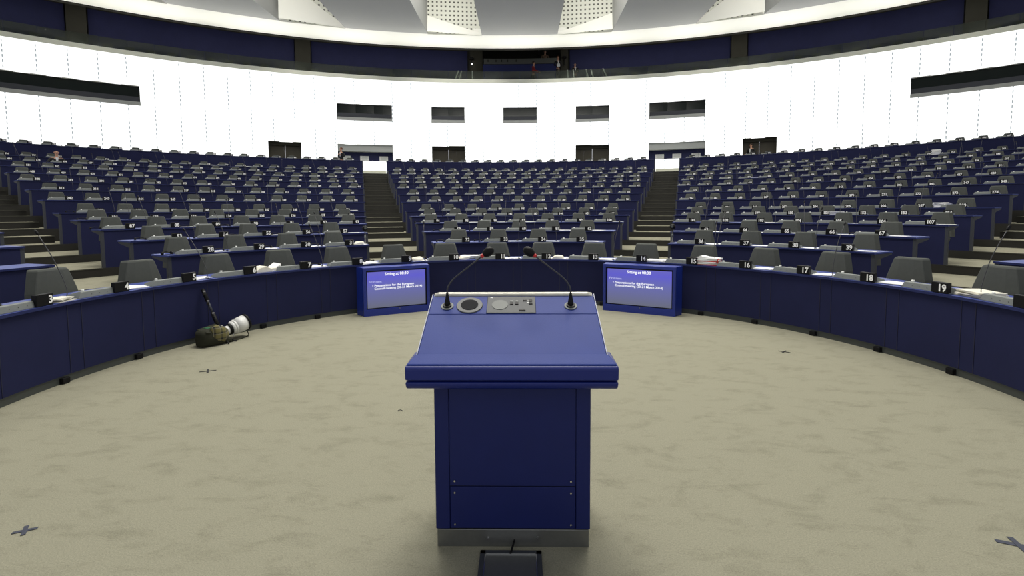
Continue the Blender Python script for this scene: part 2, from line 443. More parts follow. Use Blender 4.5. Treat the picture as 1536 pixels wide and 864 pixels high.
# ------------------------------------------------------------------ floor and tiers
b = MB()
b.v = [(0, 0, 0)] + [tuple(pol(RAD[1] + 0.02, 360 * i / 120, 0)) for i in range(120)]
b.f = [(0, 1 + (i + 1) % 120, 1 + i) for i in range(120)]; b.mi = [0] * 120; b.sm = [False] * 120
f = b.build('floor', M_CARPET); tag(f, 'beige mottled carpet of the open floor in front of the benches', kind='structure')
for i in range(1, NR):
    b = MB()
    if i < NR - 1:
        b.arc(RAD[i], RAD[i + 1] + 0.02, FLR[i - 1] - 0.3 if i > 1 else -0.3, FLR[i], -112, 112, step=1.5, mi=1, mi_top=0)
    else:
        # the last tier runs to the outer wall, whose circle has its own centre
        n = 150; k = 0
        for j in range(n + 1):
            a = D2R(-100 + 200 * j / n); s_, c_ = math.sin(a), math.cos(a)
            bb = -WC * c_; t = -bb + math.sqrt(bb * bb - WC * WC + (WR + 0.9) ** 2)
            b.v += [(RAD[i] * s_, RAD[i] * c_, FLR[i - 1] - 0.3), (RAD[i] * s_, RAD[i] * c_, FLR[i]), (t * s_, t * c_, FLR[i])]
        for j in range(n):
            p = 3 * j; q = p + 3
            b.f += [(p, q, q + 1, p + 1), (p + 1, q + 1, q + 2, p + 2)]; b.mi += [1, 0]; b.sm += [False, False]
    o = b.build('floor_tier', [M_CARPET, M_RISER], fix=False); tag(o, None, kind='structure')
    # thin pale nosing on the edge of the tier where it crosses the aisles
# aisle half steps
def aisle_spans(R):
    return [(-a_in(R), -a_mid(R)), (a_mid(R), a_in(R)), (-a_ext(R), -a_out(R)), (a_out(R), a_ext(R))]
for ai in range(4):
    b = MB()
    for i in range(1, NR):
        drop = FLR[i] - FLR[i - 1]
        ns = max(1, int(round(drop / 0.175)))
        for s_ in range(1, ns):
            Rf = RAD[i] - (ns - s_) * (0.9 if ns == 2 else 0.44)
            zt = FLR[i - 1] + drop * s_ / ns
            a0, a1 = aisle_spans(RAD[i])[ai]
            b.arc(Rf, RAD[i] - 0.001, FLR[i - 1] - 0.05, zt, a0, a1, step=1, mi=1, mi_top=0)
            b.arc(Rf - 0.012, Rf + 0.02, zt - 0.012, zt + 0.004, a0, a1, step=1, mi=2)
        a0, a1 = aisle_spans(RAD[i])[ai]
        b.arc(RAD[i] - 0.012, RAD[i] + 0.02, FLR[i] - 0.012, FLR[i] + 0.004, a0, a1, step=1, mi=2)
    o = b.build('floor_steps', [M_CARPET, M_RISER, M_NOSE], fix=False); tag(o, None, kind='structure')

# ------------------------------------------------------------------ outer wall
SHEET = 1.9
Z0W, Z1W = 3.6, 10.25
openings = []
for s_ in (-1, 1):
    for (p, q, z0, z1) in ((5.93, 9.43, 7.76, 8.62), (13.5, 18.95, 7.76, 8.62), (35.4, 58.0, 7.76, 8.62),
                           (5.93, 9.43, 3.94, 6.0), (13.5, 18.98, 4.95, 6.0), (22.42, 25.4, 3.94, 6.0)):
        openings.append((p, q, z0, z1) if s_ > 0 else (-q, -p, z0, z1))
openings.append((-1.8, 1.8, 7.76, 8.62))
abr = sorted(set([round(-66.5 + SHEET * k, 4) for k in range(71)] + [o_[0] for o_ in openings] + [o_[1] for o_ in openings]))
zbr = [Z0W, 3.94, 4.95, 6.0, 7.76, 8.62, Z1W]
me = bpy.data.meshes.new('wall_back'); vs = []; fs = []; uvs = []
for i in range(len(abr) - 1):
    for j in range(len(zbr) - 1):
        am = (abr[i] + abr[i + 1]) / 2; zm = (zbr[j] + zbr[j + 1]) / 2
        if any(o_[0] < am < o_[1] and o_[2] < zm < o_[3] for o_ in openings): continue
        k = len(vs)
        for a, z in ((abr[i], zbr[j]), (abr[i + 1], zbr[j]), (abr[i + 1], zbr[j + 1]), (abr[i], zbr[j + 1])):
            vs.append(tuple(pol(WR, a, z, WC))); uvs.append(((a + 0.15) / SHEET + 40, z))
        fs.append((k, k + 1, k + 2, k + 3))
me.from_pydata(vs, [], fs)
ul = me.uv_layers.new(name='UVMap')
for l in me.loops: ul.data[l.index].uv = uvs[l.vertex_index]
w = link('wall_back', me, M_WALL); tag(w, 'curved white backlit glass wall behind the top row of benches', kind='structure')

b = MB(); b.arc(WR - 0.05, WR + 0.25, 10.25, 10.50, -67, 67, cy=WC, step=1.9)
o = b.build('trim_parapet', M_BAND, fix=False); tag(o, 'cream band along the top of the white wall', kind='structure')

# windows of the interpreters' booths
def ring_open(name, p, q, z0, z1, depth, back, back_m, reveal_m=M_REVEAL, label=None):
    root = empty(name, pol(WR, (p + q) / 2, z0, WC), 0, label, kind='structure')
    inv = Matrix.Translation(-root.location)
    b = MB()
    for (R0, R1, za, zb, a0, a1) in ((WR, WR + depth, z0 - 0.03, z0, p, q), (WR, WR + depth, z1, z1 + 0.03, p, q),
                                     (WR, WR + depth, z0 - 0.03, z1 + 0.03, p - 0.05, p), (WR, WR + depth, z0 - 0.03, z1 + 0.03, q, q + 0.05)):
        b.arc(R0, R1, za, zb, a0, a1, cy=WC, step=1.9)
    b.v = [tuple(inv @ Vector(v)) for v in b.v]
    b.build('reveal', reveal_m, root)
    if back:
        b = MB(); b.arc(WR + depth - 0.05, WR + depth, z0, z1, p, q, cy=WC, step=1.9)
        b.v = [tuple(inv @ Vector(v)) for v in b.v]
        b.build(back, back_m, root)
    return root, inv
wn = 0
for (p, q, z0, z1) in openings:
    if z0 > 7:
        wn += 1
        root, inv = ring_open('window_%d' % wn, p, q, z0, z1, 0.22, 'pane', M_PANE)
        b = MB(); b.arc(WR - 0.06, WR + 0.1, z0 - 0.20, z0 - 0.0, p - 0.02, q + 0.02, cy=WC, step=1.9)
        b.v = [tuple(inv @ Vector(v)) for v in b.v]; b.build('window_sill', M_SILL, root)
        # desk lamp / console shapes seen through the pane: lower band
        b = MB(); b.arc(WR + 0.15, WR + 0.18, z0, z0 + 0.30, p + 0.05, q - 0.05, cy=WC, step=1.9)
        b.v = [tuple(inv @ Vector(v)) for v in b.v]; b.build('booth_desk', M_EDGE, root)
dn = 0
for (p, q, z0, z1) in openings:
    if z0 < 4.5:
        dn += 1
        root, inv = ring_open('door_%d' % dn, p, q, z0, z1, 0.55, None, None, M_DOOR)
        mid = (p + q) / 2
        for (u0, u1, nm) in ((p, mid - 0.02, 'door_leaf'), (mid + 0.02, q, 'door_leaf')):
            b = MB(); b.arc(WR + 0.48, WR + 0.55, z0, z1 - 0.16, u0, u1, cy=WC, step=1.0)
            b.v = [tuple(inv @ Vector(v)) for v in b.v]; leaf = b.build(nm, M_DOOR, root)
            s0 = -1 if u1 < mid else 1
            b = MB(); hh = pol(WR + 0.44, mid + s0 * 0.14, z0 + 1.0, WC) - root.location
            b.tube([hh, hh + Vector((0, 0, 0.30))], 0.014, 8); b.build('handle', M_EDGE, leaf)
        b = MB(); b.arc(WR + 0.30, WR + 0.50, z1 - 0.18, z1, p, q, cy=WC, step=1.0)
        b.v = [tuple(inv @ Vector(v)) for v in b.v]; b.build('door_head', M_PILLAR, root)
# two long recesses with blue partitions and notices
for s_ in (-1, 1):
    p, q = (13.5, 18.98) if s_ > 0 else (-18.98, -13.5)
    root, inv = ring_open('trim_recess', p, q, 4.95, 6.0, 0.9, None, None, M_REVEAL)
    b = MB(); b.arc(WR + 0.10, WR + 0.9, 5.57, 6.0, p, q, cy=WC, step=1.0)
    b.v = [tuple(inv @ Vector(v)) for v in b.v]; b.build('lintel', M_LINTEL, root)
    b = MB(); b.arc(WR + 0.55, WR + 0.62, 3.9, 5.6, p, q, cy=WC, step=1.0)
    b.v = [tuple(inv @ Vector(v)) for v in b.v]; b.build('partition', M_GBLUE, root)
    side = 'left' if s_ < 0 else 'right'
    for k, a in enumerate(([-18.2, -16.38, -14.45] if s_ < 0 else [14.6, 16.3, 18.15])):
        c = pol(WR + 0.53, a, 5.17, WC)
        n_ = empty('notice_board', c, -D2R(a), 'white rectangular notice on the %s blue partition by the %s aisle, %s of three' % (side, side, ['leftmost', 'middle', 'rightmost'][k]), 'notice', 'notices on the blue partitions')
        b = MB(); b.box((0, 0, 0), (0.56, 0.03, 0.29)); b.build('board', M_SIGN, n_)
        b = MB()
        for r_ in range(4): b.box((0, -0.018, 0.09 - r_ * 0.055), (0.40 - 0.06 * (r_ % 2), 0.004, 0.016))
        b.build('print', M_SIGNT, n_)
# pale plinth at the heads of the two inner stairs
for s_ in (-1, 1):
    a0, a1 = (14.2, 16.9) if s_ > 0 else (-16.9, -14.2)
    b = MB(); b.arc(WR - 0.12, WR - 0.01, 3.94, 4.32, a0, a1, cy=WC, step=0.5)
    o = b.build('baseboard_stair', M_BAND); tag(o, None, kind='structure')

# ------------------------------------------------------------------ gallery above the wall
b = MB(); b.arc(WR + 0.25, WR + 8.5, 10.20, 10.32, -67, 67, cy=WC, step=1.9)
o = b.build('floor_gallery', M_DARK, fix=False); tag(o, None, kind='structure')
b = MB()
for (a0, a1) in ((-66, -4.9), (4.9, 66)):
    b.arc(WR + 4.5, WR + 4.6, 10.3, 15.2, a0, a1, cy=WC, step=1.9)
b.arc(WR + 8.0, WR + 8.1, 10.3, 16, -6.5, 6.5, cy=WC, step=1.9)
o = b.build('wall_gallery', M_DARK, fix=False); tag(o, 'dark back wall of the upper gallery', kind='structure')
pil = [(-66, -60), (-40.2, -38.9), (-22.8, -21.4), (21.3, 22.7), (38.8, 40.1), (60, 66)]
b = MB(); edges = [-60, -40.4, -38.7, -23.0, -21.2, -5.6]
blues = [(-60, -40.3), (-38.8, -22.9), (-21.3, -5.6), (5.3, 21.2), (22.8, 38.7), (40.2, 60)]
for (a0, a1) in blues:
    b = MB(); b.arc(WR + 4.35, WR + 4.45, 10.6, 13.70, a0, a1, cy=WC, step=1.9)
    o = b.build('wall_panel', M_GBLUE, fix=False); tag(o, None, kind='structure')
for (a0, a1) in pil[1:5] + [(-5.3, -4.0), (4.35, 5.1)]:
    b = MB(); b.arc(WR + 4.1, WR + 4.5, 10.3, 13.95, a0, a1, cy=WC, step=1.0)
    o = b.build('pillar', M_PILLAR, fix=False); tag(o, None, kind='structure')
# glass balustrade
bal = empty('glass_balustrade', pol(WR + 0.1, 0, 10.5, WC), 0, 'low smoked glass balustrade along the whole upper gallery edge', 'balustrade')
ib = Matrix.Translation(-bal.location)
for k in range(-34, 34):
    b = MB(); b.arc(WR + 0.08, WR + 0.10, 10.50, 11.06, k * SHEET + 0.012, (k + 1) * SHEET - 0.012, cy=WC, step=1)
    b.v = [tuple(ib @ Vector(v)) for v in b.v]; b.build('glass_sheet', M_GLASS, bal, fix=False)
# central booth
booth = empty('gallery_booth', pol(39.9, 0, 10.3, WC), 0, 'long grey and blue booth counter in the middle of the upper gallery', 'booth')
inv = Matrix.Translation(-booth.location)
def barc(name, R0, R1, z0, z1, a0, a1, m, par):
    b = MB(); b.arc(R0, R1, z0, z1, a0, a1, cy=WC, step=1.0); b.v = [tuple(inv @ Vector(v)) for v in b.v]
    return b.build(name, m, par, fix=False)
barc('front', 39.9, 40.0, 10.32, 12.47, -3.95, 4.0, M_GBLUE2, booth)
barc('counter', 39.82, 40.35, 12.47, 12.86, -3.85, 4.2, M_GGREY, booth)
for a in (-3.4, -2.55, -1.95, -1.3, -0.4):
    b = MB(); c = pol(39.80, a, 12.7, WC) - booth.location; b.box(c, (0.06, 0.04, 0.16)); b.build('socket', M_DARK, booth)
barc('platform', 40.36, 43.5, 10.32, 12.0, -3.8, 4.2, M_DARK, booth)
# gallery seats behind the glass
gm = MB(); gm.box((0, 0.05, 0.42), (0.52, 0.48, 0.10)); gm.hexa([(-0.26, 0.24, 0.40), (0.26, 0.24, 0.40), (-0.26, 0.36, 0.40), (0.26, 0.36, 0.40), (-0.21, 0.30, 0.86), (0.21, 0.30, 0.86), (-0.21, 0.38, 0.86), (0.21, 0.38, 0.86)])
gm.box((0, 0.1, 0.18), (0.08, 0.3, 0.38))
gme = gm.mesh('gallery_seat'); gme.materials.append(M_CHAIR)
for s_ in (-1, 1):
    for k in range(22):
        a = s_ * (10.5 + 1.5 * k)
        if 21 < abs(a) < 23: continue
        o = bpy.data.objects.new('gallery_chair', gme); COL.objects.link(o)
        o.location = pol(WR + 1.6, a, 10.32, WC); o.rotation_euler = (0, 0, -D2R(a))
        tag(o, 'grey gallery seat behind the glass, %s half, %s outwards from the centre booth' % ('left' if s_ < 0 else 'right', ORD[k]), 'seat', 'seats behind the gallery glass')
# slanted white handrails behind the glass
rails = [(-7.0, -6.55), (-6.55, -6.2), (-5.05, -5.05), (5.05, 5.15), (5.65, 5.85), (7.0, 7.35), (7.5, 7.9), (8.75, 9.4)]
for k, (al, ah) in enumerate(rails):
    lo = pol(WR + 0.45, al if al < 0 else ah, 10.34, WC); hi = pol(WR + 0.9, ah if al < 0 else al, 11.28, WC)
    r_ = empty('handrail', lo, 0, 'white slanted handrail behind the gallery glass, %s from the left of eight' % ROWWORD[k], 'handrail', 'gallery handrails')
    d = hi - lo
    b = MB(); b.tube([(0, 0, 0), d], 0.042, 8); b.build('rail', M_REVEAL, r_)
    b = MB(); b.tube([d * 0.95, d * 0.95 - Vector((0, 0, d.z * 0.93))], 0.02, 6); b.build('post', M_CHROME, r_)

# ------------------------------------------------------------------ ceiling
b = MB()
b.arc(WR - 1.62, WR, 12.90, 12.90 + 0.4, -75, 75, cy=WC, step=1.5, z0b=12.55, z1b=12.62)
o = b.build('ceiling_rim', M_CEIL, fix=False); tag(o, 'white sloping ring of the ceiling above the gallery opening', kind='structure')
b = MB(); b.arc(WR - 0.02, WR + 0.25, 12.50, 12.72, -75, 75, cy=WC, step=1.5)
b.arc(WR + 0.2, WR + 8.3, 12.95, 13.05, -75, 75, cy=WC, step=1.5, z0b=15.6, z1b=15.7)
o = b.build('ceiling_gallery', M_DARK, fix=False); tag(o, None, kind='structure')
RB = WR - 1.6            # ring on which the beams end
def ring_y(x): return WC + math.sqrt(RB * RB - x * x)
beams = [0, 8.28, -8.28, 16.6, -16.6, 24.9, -24.9]
HW = 2.43
for c in beams:
    b = MB()
    n = 6; top = []; 
    xs = [c - HW + 2 * HW * i / n for i in range(n + 1)]
    vs = []
    for x in xs: vs += [(x, ring_y(x), 12.88), (x, ring_y(x), 17.2), (x, -9, 12.88), (x, -9, 17.2)]
    fs = []
    for i in range(n):
        p = 4 * i; q = p + 4
        fs += [(p, p + 2, q + 2, q), (p + 1, q + 1, q + 3, p + 3), (p, q, q + 1, p + 1), (p + 2, p + 3, q + 3, q + 2)]
    fs += [(0, 1, 3, 2), (4 * n, 4 * n + 2, 4 * n + 3, 4 * n + 1)]
    b.add(vs, fs)
    o = b.build('ceiling_beam', M_BEAM); tag(o, None, kind='structure')
# perforated end walls of the slots and their smooth skirts
for s_ in (-1, 1):
    for gi, (xa, xb, zb) in enumerate(((HW, 8.28 - HW, 14.0), (8.28 + HW, 16.6 - HW, 15.6), (16.6 + HW, 24.9 - HW, 15.6))):
        pa = Vector((s_ * xa, ring_y(xa), 12.85)); pb = Vector((s_ * xb, ring_y(xb), 12.85))
        me = bpy.data.meshes.new('ceiling_perforated')
        L = (pb - pa).length; up = Vector((0, 0, 4.35))
        vs = [pa, pb, pb + up, pa + up]
        me.from_pydata([tuple(v) for v in vs], [], [(0, 1, 2, 3)])
        ul = me.uv_layers.new(name='UVMap'); q = 1 / 0.27
        for l, t in zip(me.loops, ((0, 0), (L * q, 0), (L * q, 4.35 * q), (0, 4.35 * q))): ul.data[l.index].uv = t
        o = link('ceiling_perforated', me, M_PERF); tag(o, None, kind='structure')
        # skirt: smooth curved plaster rising away from the inner beam
        n = 8; vs = []; fs = []
        inward = Vector((-(pb - pa).y, (pb - pa).x, 0)).normalized()
        if inward.y > 0: inward = -inward
        for i in range(n + 1):
            t = i / n; p = pa.lerp(pb, t)
            h = 0.12 + (zb - 13.0) * (t ** 1.1)
            vs += [tuple(p + inward * 0.02 + Vector((0, 0, h + 0.05))), tuple(p + inward * (0.04 + 0.5 * t) + Vector((0, 0, 0.0)))]
        for i in range(n): fs.append((2 * i, 2 * i + 1, 2 * i + 3, 2 * i + 2))
        me = bpy.data.meshes.new('ceiling_skirt'); me.from_pydata(vs, [], fs)
        o = link('ceiling_skirt', me, M_CEIL); tag(o, None, kind='structure')
b = MB(); b.box((0, 10.5, 17.3), (62, 42, 0.2)); o = b.build('ceiling', M_CEIL); tag(o, None, kind='structure')

# ------------------------------------------------------------------ benches
def place(o, R, a, z, spin=0.0):
    o.location = pol(R, a, z); o.rotation_euler = (0, 0, -D2R(a) + spin)

def bench(i, a0, a1, label, name='bench_desk'):
    R = RAD[i]; H = HT[i]; F = FLR[i]
    root = empty(name, pol(R, (a0 + a1) / 2, F), 0, label, 'bench desk', 'curved blue bench desks')
    inv = Matrix.Translation(-root.location)
    def part(b, nm, m, par=root, **k):
        b.v = [tuple(inv @ Vector(v)) for v in b.v]
        return b.build(nm, m, par, **k)
    st = 1.0 if i > 4 else 0.75
    da = R2D(0.05 / R)
    if i > 0:
        b = MB(); b.arc(R, R + 0.045, F + 0.0, H - 0.03, a0 + da, a1 - da, step=st); part(b, 'front_panel', M_PANEL, fix=False)
        b = MB(); b.arc(R - 0.025, R + 0.52, H - 0.026, H, a0, a1, step=st, mi_front=1); part(b, 'worktop', [M_TOP, M_EDGEB], fix=False)
        for s_, ae in ((-1, a0), (1, a1)):
            e0, e1 = (ae, ae + da) if s_ < 0 else (ae - da, ae)
            b = MB(); b.arc(R, R + 0.06, F, H - 0.03, e0, e1, step=5)
            n0 = len(b.v)
            # bracket under the worktop: deep at the front, shallow at the back
            b.arc(R + 0.06, R + 0.50, H - 0.115, H - 0.03, e0, e1, step=5, z0b=H - 0.05, z1b=H - 0.03)
            part(b, 'end_frame', M_EDGE)
    else:
        b = MB(); b.arc(R, R + 0.05, 0.075, H - 0.03, a0, a1, step=0.8)
        part(b, 'front_panel', M_PANEL, fix=False)
        for k in range(-9, 10):
            for off in (-0.95, 0.95):
                a = 10.75 * k + off
                if a0 < a < a1:
                    b = MB(); b.arc(R - 0.0035, R + 0.01, 0.078, H - 0.032, a - 0.045, a + 0.045); part(b, 'panel_joint', M_JOINT, fix=False)
        b = MB(); b.arc(R - 0.025, R + 0.52, H - 0.028, H, a0, a1, step=0.8, mi_front=1); part(b, 'worktop', [M_TOP, M_EDGEB], fix=False)
        b = MB(); b.arc(R + 0.012, R + 0.06, 0.0, 0.075, a0, a1, step=0.8); part(b, 'kickboard', M_STEEL, fix=False)
        for k in range(-8, 9):
            a = 10.75 * k - 1.9
            if a0 < a < a1:
                b = MB(); c = pol(R, a, 0.03)
                mtx = Matrix.Translation(c) @ Matrix.Rotation(-D2R(a), 4, 'Z')
                b.box((0, 0, 0), (0.075, 0.05, 0.055), mtx=mtx); part(b, 'foot', M_BLACK, bevel=0.006)
    return root

bench(0, -103, 103, 'long curved blue bench desk round the open floor, lowest row, places 2 to 21')
BLK = {'L': 'left', 'M': 'middle', 'R': 'right'}
seats = []   # (row, angle, number, block, idx, n)
for j in range(-10, 10):
    seats.append((0, 5.375 + 10.75 * j, 12 + j, 'M', j + 10, 20))
for i in range(1, NR):
    R = RAD[i]; n = NSEAT[i]
    for bi, (blk, a0, a1) in enumerate((('L', -a_out(R), -a_in(R)), ('M', -a_mid(R), a_mid(R)), ('R', a_in(R), a_out(R)))):
        first = LEFT0[i] + bi * n
        bench(i, a0, a1, 'blue bench desk, %s row up of the %s block, places %d to %d' % (ROWWORD[i], BLK[blk], first, first + n - 1))
        w_ = R2D(0.81 / (R + 0.1)); mid = (a0 + a1) / 2
        for k in range(n):
            seats.append((i, mid + (k - (n - 1) / 2) * w_, first + k, blk, k, n))
for i in (1, 2, 3, 4):
    for s_ in (-1, 1):
        R = RAD[i]; ae = a_ext(R); far = min(ae + 24, 100)
        a0, a1 = (ae, far) if s_ > 0 else (-far, -ae)
        bench(i, a0, a1, 'blue bench desk at the far %s edge beyond the outer stairs, %s row up' % ('right' if s_ > 0 else 'left', ROWWORD[i]))

# ---- seat furniture prototypes (local x along the bench, y away from the floor, z up)
def chair_parts(root):
    b = MB()
    # backrest shell: trapezoid, curved, with folded flanks
    zb, zt = 0.50, 1.005
    def sect(z, hw, y):
        return [(-hw, y + 0.11, z), (-hw + 0.035, y + 0.005, z), (-hw * 0.4, y - 0.008, z), (hw * 0.4, y - 0.008, z), (hw - 0.035, y + 0.005, z), (hw, y + 0.11, z),
                (hw - 0.04, y + 0.13, z), (0, y + 0.09, z), (-hw + 0.04, y + 0.13, z)]
    lev = [(zb, 0.275, 0.0), (0.76, 0.243, 0.035), (0.90, 0.208, 0.058), (0.985, 0.186, 0.073), (zt, 0.172, 0.085)]
    vs = []; n = 9
    for z, hw, y in lev: vs += sect(z, hw, y)
    fs = []
    for l in range(len(lev) - 1):
        for j in range(n):
            q = (j + 1) % n
            fs.append((l * n + j, l * n + q, (l + 1) * n + q, (l + 1) * n + j))
    fs.append(tuple(range(n))[::-1]); fs.append(tuple((len(lev) - 1) * n + j for j in range(n)))
    b.add(vs, fs); bk = b.build('backrest', M_CHAIR, root, bevel=0.006, seg=1)
    b = MB(); b.hexa([(-0.23, -0.42, 0.41), (0.23, -0.42, 0.41), (-0.20, 0.02, 0.39), (0.20, 0.02, 0.39), (-0.24, -0.44, 0.48), (0.24, -0.44, 0.48), (-0.22, 0.04, 0.49), (0.22, 0.04, 0.49)])
    b.build('seat', M_CHAIR, root, bevel=0.02)
    b = MB(); b.tube([(0, -0.2, 0.0), (0, -0.2, 0.03), (0, -0.2, 0.031), (0, -0.2, 0.40)], [0.16, 0.15, 0.035, 0.035], 14)
    b.box((0, -0.02, 0.43), (0.05, 0.20, 0.04))
    b.build('pedestal', M_BLACK, root)
def console_parts(root):
    b = MB()
    b.prism_x([(0, 0), (0.17, 0), (0.155, 0.035), (0.035, 0.068), (0.012, 0.062)], -0.33, 0.19)
    for v in range(len(b.v)):
        x, y, z = b.v[v]; b.v[v] = (x + (z * 0.55 if x < 0 else -z * 0.2), y, z)
    c = b.build('housing', M_CONS, root, bevel=0.004, seg=1)
    b = MB(); b.tube([(-0.245, 0.06, 0.055), (-0.245, 0.06, 0.082)], 0.014, 8)
    b.build('knob', M_REVEAL, root)
    b = MB()
    for x in (-0.2, -0.12, -0.04): b.box((x, 0.0055, 0.03), (0.006, 0.004, 0.006))
    b.build('screw', M_STEEL, root)
    b = MB(); b.box((0.105, 0.006, 0.056), (0.165, 0.05, 0.108))
    b.build('number_plate', M_BLACK, root, bevel=0.004, seg=1)

def numeral_mesh(num):
    t = str(num); b = MB()
    size = 0.098 if len(t) < 3 else 0.092
    vs, fs = text_mesh(t, size, 0.034 if len(t) < 3 else 0.045, 0.0, 'LEFT')
    x0 = min(v.x for v in vs); x1 = max(v.x for v in vs); y0 = min(v.y for v in vs); y1 = max(v.y for v in vs)
    wmax = 0.15; sx = min(1.0, wmax / (x1 - x0)); sx = min(sx, 0.9)
    right = 0.178
    b.add([(right - (x1 - v.x) * sx, -0.0205, 0.056 + v.y - (y0 + y1) / 2) for v in vs], fs)
    return b

def proto_children(builder):
    r = bpy.data.objects.new('proto', None); COL.objects.link(r)
    builder(r); ch = list(r.children)
    return r, ch
p_chair, ch_chair = proto_children(chair_parts)
p_cons, ch_cons = proto_children(console_parts)

def clone(ch, root):
    out = []
    for c in ch:
        d = c.copy(); COL.objects.link(d); d.parent = root; out.append(d)
    return out

rng = random.Random(7)
vis = []; rest = []
for s in seats:
    i, a, num, blk, k, n = s
    pr = project(pol(RAD[i] + 0.3, a, HT[i] + 0.1))
    if pr is None or not (-70 < pr[0] < 1606): continue
    vis.append((pr[2], s))
vis.sort(key=lambda t: t[0])
IND = [s for _, s in vis[:296]]
REST = [s for _, s in vis[296:]]
IND.sort(key=lambda s: (s[0], s[1]))

def where(s):
    i, a, num, blk, k, n = s
    if i == 0: return '%s along the front bench from its left end' % ORD[k]
    if blk == 'R': return '%s from the left, %s row up, right block' % (ORD[k], ROWWORD[i])
    if blk == 'L': return '%s from the right, %s row up, left block' % (ORD[n - 1 - k], ROWWORD[i])
    return '%s from the left, %s row up, middle block' % (ORD[k], ROWWORD[i])

for s in IND:
    i, a, num, blk, k, n = s
    R = RAD[i]; z = HT[i]
    # console
    c = empty('desk_console', (0, 0, 0), 0,
              ('grey console with number plate %d, ' % num if i < 8 else 'grey numbered desk console, ') + where(s),
              'desk console', 'numbered consoles on the bench desks')
    place(c, R + 0.0, a, z)
    hide = num in (20, 21) and i == 0
    for d in clone(ch_cons, c):
        if d.name.startswith('number_plate'):
            if not (i == 0 and num == 20):
                nb = numeral_mesh(num); o = nb.build('numeral', M_WHITE, d, fix=False)
    # chair
    t = empty('bench_chair', (0, 0, 0), 0,
              ('grey chair behind number plate %d, ' % num if i < 8 else 'grey bench chair, ') + where(s),
              'chair', 'grey chairs of the benches')
    jit = rng.uniform(-0.03, 0.03) if i else rng.uniform(-0.02, 0.02) + (0.085 if a < 0 else -0.01)
    place(t, R + 0.74 + rng.uniform(-0.04, 0.06), a + R2D(jit / R), FLR[i], rng.uniform(-0.10, 0.10))
    if i > 0: t.scale = (0.87, 1, 1)
    for d in clone(ch_chair, t): pass

# the remaining, farthest seats as one object each
def merge(children, items, name, m, label, cat, dr, base):
    b = MB()
    mats = []
    for ch in children:
        if ch.data.materials[0] not in mats: mats.append(ch.data.materials[0])
    for s in items:
        i, a, num, blk, k, n = s
        mtx = Matrix.Translation(pol(RAD[i] + dr, a, base(i))) @ Matrix.Rotation(-D2R(a) + (rng.uniform(-0.08, 0.08) if dr > 0.3 else 0), 4, 'Z') @ Matrix.Diagonal((0.87 if dr > 0.3 else 1, 1, 1, 1))
        for ch in children:
            me = ch.data; mi = mats.index(me.materials[0])
            b.add([tuple(mtx @ v.co) for v in me.vertices], [tuple(p.vertices) for p in me.polygons], mi)
        if dr < 0.3:
            nb = numeral_mesh(num)
            if M_WHITE not in mats: mats.append(M_WHITE)
            b.add([tuple(mtx @ Vector(v)) for v in nb.v], nb.f, mats.index(M_WHITE))
    o = b.build(name, mats, fix=False); tag(o, label, cat, kind='stuff'); return o
merge(ch_chair, REST, 'far_bench_chairs', None, 'grey chairs of the farthest benches under the white wall', 'chairs', 0.74, lambda i: FLR[i])
merge(ch_cons, REST, 'far_desk_consoles', None, 'grey numbered consoles on the farthest benches under the white wall', 'desk consoles', 0.0, lambda i: HT[i])
for r_, ch in ((p_chair, ch_chair), (p_cons, ch_cons)):
    for c in ch: bpy.data.objects.remove(c)
    bpy.data.objects.remove(r_)

# gooseneck microphones: one to two places
def mic_mesh(n=6):
    b = MB()
    pts = interp([(0, 0, 0.0), (0.005, 0.0, 0.12), (-0.02, 0.10, 0.38), (-0.04, 0.24, 0.62)], 4)
    b.tube([(0, 0, 0), (0, 0, 0.02)], [0.022, 0.018], 8)
    stem_ = MB(); stem_.tube(pts, [0.0042] * len(pts), n)
    head = MB(); e = Vector((-0.04, 0.24, 0.62)); d = Vector((-0.02, 0.13, 0.2)).normalized()
    head.tube([e, e + d * 0.012, e + d * 0.035, e + d * 0.055], [0.007, 0.011, 0.012, 0.006], 8)
    return b, stem_, head
mb_, ms_, mh_ = mic_mesh()
me_b = mb_.mesh('base'); me_b.materials.append(M_BLACK)
me_s = ms_.mesh('gooseneck'); me_s.materials.append(M_GOOSE)
me_h = mh_.mesh('microphone_head'); me_h.materials.append(M_BLACK)
seat_by = {}
mic_rest = MB(); mic_count = 0
vis_set = [s for _, s in vis]
for s in vis_set:
    i, a, num, blk, k, n = s
    if i == 0:
        if num % 2 == 0: continue
    elif k % 2 == 1 or k == n - 1: continue
    if i == 12 and num % 3 == 0: continue
    w_ = R2D(0.405 / RAD[i]); aa = a + w_ + R2D(rng.uniform(-0.02, 0.02) / RAD[i])
    spin = rng.uniform(-0.35, 0.35); tilt = rng.uniform(-0.08, 0.12)
    if mic_count < 150:
        m = empty('gooseneck_microphone', (0, 0, 0), 0, 'thin gooseneck microphone right of the place ' + where(s), 'microphone', 'thin desk microphones')
        place(m, RAD[i] + 0.09, aa, HT[i], spin)
        for nm, me in (('base', me_b), ('gooseneck', me_s), ('microphone_head', me_h)):
            o = bpy.data.objects.new(nm, me); COL.objects.link(o); o.parent = m
            if nm != 'base': o.rotation_euler = (-tilt, 0, 0)
        mic_count += 1
    else:
        mtx = Matrix.Translation(pol(RAD[i] + 0.09, aa, HT[i])) @ Matrix.Rotation(-D2R(aa) + spin, 4, 'Z')
        for src in (ms_, mh_):
            mic_rest.add([tuple(mtx @ Vector(v)) for v in src.v], src.f, 0)
if mic_rest.v:
    o = mic_rest.build('far_microphones', M_GOOSE, fix=False); tag(o, 'thin microphones on the farthest benches', 'microphones', kind='stuff')

